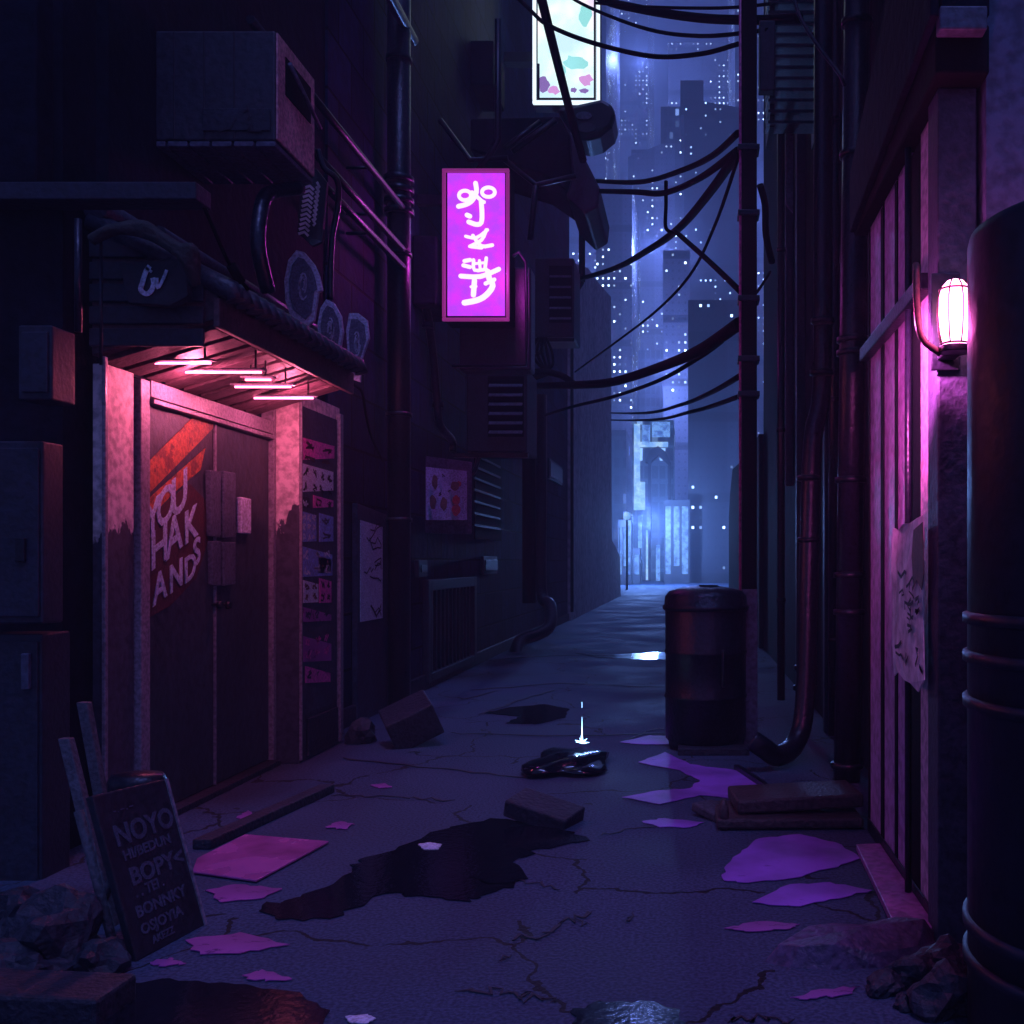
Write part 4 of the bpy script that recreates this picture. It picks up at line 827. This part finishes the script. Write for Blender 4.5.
# ================================================================ GROUND OBJECTS
def puddle(pts, m, label, group=None, amp=.02, h=.006, seed=1, cat='puddle'):
    q = ragged([G(x,y,h) for x,y in pts], amp, 5, seed)
    o = MB().prism(q, (0,0,-.003)).build('puddle', m); tag(o, label, cat, group); return o  # also builds the painted violet light pools and the pale patches
puddle([(262,905),(300,897),(352,872),(358,860),(395,850),(430,832),(490,818),(560,826),(590,840),(540,848),(512,862),(528,878),(478,896),(470,901),(420,895),(385,893),(330,918),(275,918)], 'water', 'largest dark puddle, stretching across the middle of the floor', None, .03)
puddle([(484,713),(510,707),(545,704),(570,709),(566,717),(535,724),(505,723),(520,716)], 'water', 'dark oval puddle behind the glowing splash', None, .02)
puddle([(570,1012),(600,1000),(650,1001),(680,1010),(690,1030),(580,1030)], 'water', 'dark puddle cut off at the bottom of the view', None, .015)
puddle([(575,653),(610,654),(665,652),(690,654),(690,659),(630,659),(595,657)], 'water', 'long narrow puddle farthest down the alley', None, .06)
puddle([(118,985),(170,978),(235,984),(300,992),(330,1010),(320,1040),(60,1040),(60,1000)], 'water', 'shiny puddle beside the stone block in the corner', None, .012)
puddle([(418,844),(430,842),(442,844),(438,849),(424,849)], 'pale_panel', 'tiny pale blue patch inside the dark water', None, .003, .009)  # flat opaque patch in the pale sticker material
puddle([(345,1016),(368,1014),(376,1018),(366,1023),(350,1022)], 'pale_panel', 'small pale blue patch at the bottom edge', None, .003, .009)
VG = 'violet pools of light painted on the ground'  # tinted sheets standing in for pools of lamp light
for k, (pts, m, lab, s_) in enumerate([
 ([(620,742),(650,735),(672,736),(672,744),(640,744)], 'violet', 'small painted pool of violet light touching the foot of the dustbin', 1),
 ([(638,762),(665,752),(690,764),(720,768),(752,772),(758,792),(730,798),(700,795),(660,804),(622,797),(660,790),(690,788),(700,780),(680,770)], 'violet', 'bright jagged painted pool of violet light in front of the dustbin', 2),
 ([(642,821),(665,818),(704,822),(690,827),(660,827)], 'violet', 'thin painted pool of violet light left of the timber stack', 3),
 ([(724,868),(742,850),(760,838),(800,834),(835,842),(860,858),(830,868),(790,878),(750,882),(724,880)], 'violet', 'broad painted pool of violet light in front of the timber stack', 4),
 ([(752,902),(790,884),(830,882),(872,890),(840,898),(800,906)], 'violet', 'leaf-shaped painted pool of violet light beside the violet plank', 5),
 ([(724,928),(760,921),(800,924),(785,929),(745,931)], 'violet_dim', 'dim painted pool of violet light above the broken slab', 6),
 ([(790,997),(820,989),(860,986),(840,995),(810,998)], 'violet_dim', 'faint painted pool of violet light among the rocks below the broken slab', 7),
 ([(185,940),(240,932),(290,944),(240,953),(200,954)], 'violet_dim', 'dim painted pool of violet light behind the chalkboard foot', 8),
 ([(150,962),(170,957),(186,963),(165,966)], 'violet_dim', 'smallest painted pool of violet light at the chalkboard foot', 9),
 ([(242,975),(262,969),(292,979),(265,981)], 'violet_dim', 'small painted pool of violet light above the shiny puddle', 10),
 ([(205,890),(235,884),(282,888),(262,898),(220,902)], 'violet_dim', 'dim painted pool of violet light directly below the pink sheet', 11),
 ([(325,827),(340,821),(355,824),(345,829)], 'violet_dim', 'faint painted pool of violet light right of the pink sheet', 12),
 ([(370,785),(385,783),(392,787),(378,788)], 'violet_dim', 'tiny painted fleck of violet light near the floor joint by the pillar', 13),
 ([(236,818),(248,810),(258,816),(245,820)], 'violet_dim', 'small painted pool of violet light on the door step', 14)]):
    puddle(pts, m, lab, VG, .012, .007, s_)  # puddle-shaped sheets reused for the painted light pools
# pink sheet
b = MB(); b.prism([G(x,y,.016) for x,y in ((197,858),(245,834),(329,841),(256,880),(192,871))], (0,0,-.010)); tag(b.build('plastic_sheet', 'sheet_pink', bevel=.003), 'glossy pink plastic sheet lying flat in front of the door', 'sheet')
# dark mound with splash
b = MB().use('water'); c = G(567,768); b.rock((c.x,c.y+.1,0), (.25,.42,.055), 5, 3, .35)
tag(b.build('crumpled_bag', 'water', smooth=True), 'low glossy black rubbish bag under the blue-white splash', 'rubbish bag')
sp = P(582,744,6.95); t = thing('splash', (sp.x,sp.y,.12), 'blue-white spark of water given a glowing upright streak', 'splash')  # gleam of a water splash, built as a glowing shape
b = MB()
b.tube([(sp.x,sp.y,.12),(sp.x,sp.y,.17),(sp.x,sp.y,.30)], [.010,.004,.0006], 8)
for k in range(7): a_ = k*.9; b.tube([(sp.x,sp.y,.125),(sp.x+.05*math.cos(a_),sp.y+.05*math.sin(a_),.125+.02*(k%3))], [.008,.001], 5)
b.build('core', 'splash', t)
MB().tube([(sp.x,sp.y,.36),(sp.x,sp.y,.40)], [.0010,.0010], 5).build('drop', 'splash', t)
# concrete block by the wall and slab in the puddle
c = P(411,722,7.55); b = MB(); b.obox((c.x,7.55,.175),(.36,.34,.25),(.25,-.42,.35)); tag(b.build('concrete_block', 'stone', bevel=.012), 'tilted concrete block at the foot of the thick downpipe', 'block')
c = G(541,828); b = MB(); b.obox((c.x,c.y+.12,.055),(.36,.22,.09),(.12,.22,-.35)); tag(b.build('broken_brick', 'stone', bevel=.01), 'flat broken block lying half in the largest puddle', 'block')
b = MB(); c = G(357,745); b.rock((c.x,c.y+.1,0), (.11,.11,.10), 9, 2, .4); tag(b.build('rubble_lump', 'stone'), 'rounded lump of rubble between pillar and concrete block', 'rock')
# corner stone block
c = G(60,1030); b = MB(); b.obox((-2.04,3.08,.045),(.66,.20,.09),(0,.02,-.06)); tag(b.build('kerb_stone', 'stone', bevel=.012), 'long squared stone block lying in the corner of the view', 'block')
# chalkboard
cb = thing('chalkboard_sign', (-1.9,3.65,0), 'leaning chalkboard sign with faded lettering beside the wall debris', 'sign')
BLp = G(137,962); BRp = G(205,925); TLp = Vector((-2.02,3.46,.56)); TRp = TLp+(BRp-BLp)-(TLp-BLp)*.03; nv = (BRp-BLp).cross(TLp-BLp).normalized()
if nv.x < 0: nv = -nv
b = MB(); b.prism([BLp,BRp,TRp,TLp], -nv*.03); b.build('board', 'board', cb, bevel=.006)
b = MB(); b.ribbon([BRp+nv*.001,TRp+nv*.001], .012, nv, .006); b.build('edge_strip', 'frame_paint', cb)
ux = (BRp-BLp).normalized(); uy = (TLp-BLp).normalized()
def bt(body, u, v_, s_, sx=1.0): text_mesh('lettering', body, 'chalk', BLp+ux*u+uy*v_+nv*.002, ux*sx, uy, s_, cb, .001, .03)
bt('- . -- . --', .07, .50, .03); bt('NOYO', .045, .39, .10, .98); bt('HI/BEDUN', .06, .335, .048, 1.1); bt('BOPY<', .065, .245, .085, 1.05); bt('. . TEI .', .07, .20, .05); bt('BONNKY', .05, .135, .055, 1.1); bt('OSJOYIA', .05, .075, .05, 1.1); bt('AKEZZ', .09, .03, .035)
b = MB(); b.tube([G(118,962)+Vector((0,0,.0)), Vector((-2.09,3.50,.50))], .017, 6); b.tube([Vector((-2.1,3.55,0)),Vector((-2.02,3.80,.5))], .015, 6); b.build('rear_leg', 'wood_pale', cb)
for (pa, pb, lab) in ((P(66,738,4.0),G(112,925),'shorter grey stick leaning behind the chalkboard'),(P(84,702,4.3),G(118,890),'longer grey stick leaning behind the chalkboard')):
    v_ = MB(); d_ = (pb-pa); s1 = Vector((.022,0,0)); s2 = Vector((0,.02,0)); v_.hexa([pb-s1-s2,pb+s1-s2,pb+s1+s2,pb-s1+s2,pa-s1-s2,pa+s1-s2,pa+s1+s2,pa-s1+s2]); tag(v_.build('stick', 'wood_pale', bevel=.004), lab, 'stick', 'sticks leaning by the chalkboard')
b = MB(); b.lathe((-2.24,4.15,0), [(.09,0),(.10,.02),(.10,.40),(.11,.42),(.115,.46),(.10,.49),(.03,.50)], 24, .8); tag(b.build('canister', 'metal_dark'), 'rounded dark canister standing behind the chalkboard', 'canister')
# debris by the wall
for k, (x, y, s_, lab) in enumerate(((55,968,(.14,.12,.16),'tallest crumpled lump of debris under the meter cabinet'),(92,972,(.09,.08,.07),'small lump of debris at the chalkboard leg'),(18,985,(.14,.1,.09),'low dark lump of debris behind the squared stone block'),(25,945,(.15,.12,.13),'broad lump of debris against the meter cabinet'))):
    c = G(x,y); tag(MB().rock((c.x,c.y,0), s_, 20+k, 3, .42).build('debris_lump', 'stone'), lab, 'debris', 'debris below the meter cabinet')
# timber stack
for k, (c_, s_, rr, m, lab) in enumerate((((.50,5.35,.035),(.74,.42,.05),(0,0,.03),'wood','lower wide board of the timber stack'),((.55,5.42,.11),(.66,.36,.07),(.0,-.03,.10),'wood','upper thick board of the timber stack'),((.14,5.40,.03),(.26,.14,.05),(0,.12,-.9),'wood_pale','short splintered board sticking out of the timber stack'))):
    tag(MB().obox(c_, s_, rr).build('timber_board', m, bevel=.012), lab, 'board', 'boards of the timber stack')
b = MB(); b.tube([(.175,5.16,0),(.17,5.16,.10),(.17,5.16,.155)], [.022,.026,.012], 10); tag(b.build('wooden_peg', 'wood'), 'short upright wooden peg at the end of the timber stack', 'peg')
b = MB(); b.obox((.38,6.35,.02),(.035,.62,.03),(0,0,.25)); tag(b.build('thin_bar','pipe'), 'thin metal bar lying behind the timber stack', 'bar')
b = MB(); b.prism([G(x,y,.035) for x,y in ((856,844),(880,843),(937,927),(896,928))], (0,0,-.030)); tag(b.build('plank', 'plank', bevel=.004), 'violet painted plank lying along the foot of the slatted wall', 'plank')
# broken slab and rocks
b = MB(); base = [G(x,y,0) for x,y in ((764,962),(800,948),(828,934),(860,930),(905,932),(938,938),(930,958),(880,968),(830,970),(790,968))]
cc = sum(base,Vector())/len(base); top = [cc.lerp(q,.84)+Vector((0,0,.055+.025*math.sin(i*1.7))) for i,q in enumerate(base)]
vb = [b.b.verts.new(q) for q in base]; vt_ = [b.b.verts.new(q) for q in top]; cv = b.b.verts.new(cc+Vector((.05,0,.085)))
for i in range(len(base)): j = (i+1)%len(base); b._f([vb[i],vb[j],vt_[j],vt_[i]]); b._f([vt_[i],vt_[j],cv])
tag(b.build('broken_slab', 'stone_violet', bevel=.004), 'jagged flat broken slab in front of the corner post', 'slab')
for k, (x, y, s_, lab) in enumerate(((946,1012,(.10,.09,.085),'largest smooth rock at the foot of the tank'),(915,985,(.085,.07,.06),'dark rock between the broken slab and the tank'),(885,992,(.06,.05,.035),'flat little rock below the broken slab'),(948,975,(.09,.08,.07),'angular rock wedged behind the largest rock'),(905,1008,(.035,.03,.025),'pebble-sized rock beside the largest rock'))):
    c = G(x,y); tag(MB().rock((c.x,c.y,0), s_, 40+k, 3, .38).build('rock', 'stone'), lab, 'rock', 'rocks at the foot of the tank')

# ================================================================ CITY BEYOND
TM = {
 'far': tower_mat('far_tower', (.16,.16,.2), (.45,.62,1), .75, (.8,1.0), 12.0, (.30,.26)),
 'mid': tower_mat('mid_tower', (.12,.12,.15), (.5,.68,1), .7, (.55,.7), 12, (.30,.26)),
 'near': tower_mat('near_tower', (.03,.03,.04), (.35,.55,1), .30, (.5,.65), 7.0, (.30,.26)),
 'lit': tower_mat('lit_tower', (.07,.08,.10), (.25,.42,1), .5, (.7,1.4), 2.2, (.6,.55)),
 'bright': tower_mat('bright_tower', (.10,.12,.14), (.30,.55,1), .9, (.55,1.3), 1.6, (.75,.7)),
}
MT['street_glow'] = glow('lit_shopfront', (.20,.45,1.0), 1.1, var=(3,(.05,.13,.5)))
MT['street_white'] = glow('lit_sign_white', (.45,.72,1.0), 1.2, var=(2.5,(.2,.45,.95)))
MT['tower_bare'] = mat('bare_tower', (.05,.05,.06), rough=.6, scale=.3, bump=0)
CG = 'skyscrapers beyond the alley'
def tower(x0, x1, y0, d, dep, m, label, parts=(), slope=0):
    a = P(x0,y0,d); c = P(x1,y0+slope,d)
    t = thing('skyscraper', ((a.x+c.x)/2,d+dep/2,0), label, 'skyscraper', CG)
    b = MB(); b.hexa([(a.x,d,0),(c.x,d,0),(c.x,d+dep,0),(a.x,d+dep,0),(a.x,d,a.z),(c.x,d,c.z),(c.x,d+dep,c.z),(a.x,d+dep,a.z)])
    b.build('tower', TM[m], t)
    for nm, xa, xb, ya, yb, mm in parts:
        q0 = P(xa,ya,d); q1 = P(xb,yb,d); MB().box((q0.x,d+dep*.2,q1.z),(q1.x,d+dep*.7,q0.z)).build(nm, TM[mm] if mm in TM else mm, t)
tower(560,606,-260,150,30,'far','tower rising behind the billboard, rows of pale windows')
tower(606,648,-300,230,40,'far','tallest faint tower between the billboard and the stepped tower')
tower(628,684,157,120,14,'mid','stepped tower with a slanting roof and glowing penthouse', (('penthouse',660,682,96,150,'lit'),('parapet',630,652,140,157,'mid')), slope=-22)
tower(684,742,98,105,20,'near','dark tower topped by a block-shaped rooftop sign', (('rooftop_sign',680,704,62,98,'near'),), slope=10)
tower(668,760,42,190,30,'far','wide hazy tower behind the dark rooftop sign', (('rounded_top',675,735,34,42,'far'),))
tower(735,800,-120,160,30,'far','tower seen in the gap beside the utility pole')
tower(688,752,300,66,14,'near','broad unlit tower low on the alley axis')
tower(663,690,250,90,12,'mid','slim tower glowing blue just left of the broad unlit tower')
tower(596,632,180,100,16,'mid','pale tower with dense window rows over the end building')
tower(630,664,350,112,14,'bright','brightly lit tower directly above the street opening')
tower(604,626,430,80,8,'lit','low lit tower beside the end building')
# lit street at the end
st = thing('street_arcade', P(655,590,72), 'bright cyan street arcade with an arched gate closing the alley view', 'arcade')
a = P(632,420,74); c = P(674,588,74)
MB().box((a.x,74,0),(c.x,78,a.z)).build('facade', TM['bright'], st)
for (xa,xb,ya,yb,m) in ((634,640,424,490,'street_white'),(642,650,425,445,'street_glow'),(652,670,422,437,'street_glow'),(634,668,442,447,'street_white'),(634,645,482,510,'street_white'),(638,642,515,560,'street_glow'),(646,651,530,580,'street_white'),(656,660,545,585,'street_glow')):
    q0 = P(xa,ya,73.9); q1 = P(xb,yb,73.9); MB().box((q0.x,73.8,q1.z),(q1.x,73.98,q0.z)).build('lit_panel', m, st)
b = MB(); 
for xa in (648,668): b.box((P(xa,0,72).x,72,0),(P(xa+3,0,72).x,72.6,P(0,462,72).z))
b.prism([P(x,y,72) for x,y in ((645,462),(650,450),(658,446),(666,452),(671,464),(668,464),(658,455),(650,463))], (0,.8,0)); b.build('arch', 'tower_bare', st)
for k, (xa,xb,y0) in enumerate(((618,631,520),(622,640,548),(664,690,500))):
    q = P(xa,y0,60+k*2); q2 = P(xb,y0,60+k*2); t = thing('kiosk', ((q.x+q2.x)/2,61+k*2,0), ('lit stall in the street beside the pale end building','low lit stall in front of the arcade','tall lit stall behind the dustbin')[k], 'kiosk', 'stalls in the bright street')
    MB().box((q.x,60+k*2,0),(q2.x,62+k*2,q.z)).build('body', 'tower_bare', t); 
    for j in range(3): MB().box((q.x+.1+j*(q2.x-q.x-.1)/3,59.95+k*2,.6+.5*(j%2)),(q.x+.02+(j+.75)*(q2.x-q.x)/3,59.99+k*2,q.z-.4)).build('lit_panel', 'street_glow', t)
sl = thing('street_lamp', P(625,588,50), 'white street lamp in the bright street past the end building', 'street lamp')
q = P(627,520,50); MB().tube([(q.x,50,0),(q.x,50,q.z)], .05, 8).build('post', 'metal_dark', sl); MB().lathe((q.x,50,q.z), [(.05,0),(.18,.1),(.18,.3),(.05,.4)], 12).build('lamp_head', 'street_white', sl)

# ================================================================ HAZE
b = MB(); b.box((-120,-4,-1),(160,300,170)); hz = b.build('haze', None, loc=(0,0,0)); hz['kind'] = 'stuff'
m, n = nt('haze_air'); o_ = n.nodes.new('ShaderNodeOutputMaterial'); pv = n.nodes.new('ShaderNodeVolumePrincipled'); lk(n, pv.outputs[0], o_.inputs['Volume'])
pv.inputs['Color'].default_value = (.75,.82,1,1); pv.inputs['Density'].default_value = .0058; pv.inputs['Anisotropy'].default_value = .1
hz.data.materials.clear(); hz.data.materials.append(m)

# ================================================================ LIGHT
SUN_EL, SUN_AZ = math.radians(70), math.radians(163)     # moonlight from behind the camera, high up
w = bpy.data.worlds.new('World'); S.world = w; w.use_nodes = True; n = w.node_tree; n.nodes.clear()
sk = n.nodes.new('ShaderNodeTexSky'); sk.sky_type = 'NISHITA'; sk.sun_disc = False; sk.sun_elevation = SUN_EL; sk.sun_rotation = SUN_AZ
mx = n.nodes.new('ShaderNodeMix'); mx.data_type = 'RGBA'; mx.blend_type = 'MULTIPLY'; mx.inputs[0].default_value = 1; lk(n, sk.outputs[0], mx.inputs[6]); mx.inputs[7].default_value = (.22,.22,.60,1)
bg = n.nodes.new('ShaderNodeBackground'); bg.inputs[1].default_value = .095; lk(n, mx.outputs[2], bg.inputs[0]); wo = n.nodes.new('ShaderNodeOutputWorld'); lk(n, bg.outputs[0], wo.inputs[0])
sd = bpy.data.lights.new('moonlight', 'SUN'); sd.energy = .95; sd.angle = math.radians(10); sd.color = (.22,.27,.95)
so = bpy.data.objects.new('moonlight', sd); COL.objects.link(so)
dirv = Vector((math.sin(SUN_AZ)*math.cos(SUN_EL), math.cos(SUN_AZ)*math.cos(SUN_EL), math.sin(SUN_EL)))
so.rotation_euler = dirv.to_track_quat('Z','Y').to_euler(); so.location = (0,-5,12)
def point(name, loc, col, e, r=.03):
    l = bpy.data.lights.new(name, 'POINT'); l.color = col; l.energy = e; l.shadow_soft_size = r; o = bpy.data.objects.new(name, l); o.location = loc; COL.objects.link(o); return o
for x_, z_ in ((-2.58,5.4),(-2.40,6.3)): point('awning_light', (x_,z_,2.28), (1,.16,.32), 15)
point('lantern_light', (L.x-.02,L.y-.09,L.z), (1,.10,.42), 9)
point('lantern_light', (L.x-.16,L.y+.10,L.z-.02), (1,.12,.60), 9, .02)
sl_ = bpy.data.lights.new('slat_fill_spot', 'SPOT'); sl_.energy = 135; sl_.color = (.95,.12,.60); sl_.spot_size = math.radians(92); sl_.spot_blend = .6; sl_.shadow_soft_size = .02  # spot added next to the lantern to brighten the slats
so_ = bpy.data.objects.new('slat_fill_spot', sl_); COL.objects.link(so_); so_.location = (L.x-.20,L.y+.06,L.z-.05); so_.rotation_euler = Vector((-.85,-1,.30)).to_track_quat('Z','Y').to_euler()
q = P(495,250,9.9); point('neon_light', (q.x,q.y,q.z), (.85,.05,.8), 30, .1)
q = P(566,40,15.1); point('billboard_light', tuple(q), (.35,.6,1), 3, .1)
point('splash_glow', (sp.x,sp.y-.02,.22), (.3,.55,1), .8, .01)  # lamp added to carry the splash's glow
q = P(650,520,58); point('street_light', tuple(q), (.16,.34,1), 8000, .3)
q = P(640,560,46); point('street_light', tuple(q), (.2,.42,1), 250, .3)

for k, (x,y,d,e_) in enumerate(((612,330,128,26000),(655,250,104,14000),(640,60,175,26000),(745,200,140,16000),(660,380,84,7000))):
    q = P(x,y,d); point('haze_fill_light', tuple(q), (.19,.30,1), e_*.85, 1.0)  # added point lights between the towers, there to brighten the haze
# ================================================================ CAMERA
cam = bpy.data.cameras.new('camera'); cam.sensor_width = 36; cam.lens = 36; cam.shift_x = -(VX-512)/1024; cam.shift_y = (VY-512)/1024; cam.clip_end = 2000; cam.clip_start = .05
co = bpy.data.objects.new('camera', cam); COL.objects.link(co); co.location = (0,0,CH); co.rotation_euler = (math.radians(90),0,0); S.camera = co
S.view_settings.view_transform = 'Standard'; S.view_settings.look = 'None'; S.view_settings.exposure = 0; S.view_settings.gamma = 1
S.cycles.use_denoising = True; S.cycles.max_bounces = 6; S.cycles.diffuse_bounces = 3; S.cycles.glossy_bounces = 3; S.cycles.volume_bounces = 0
S.cycles.sample_clamp_indirect = 3
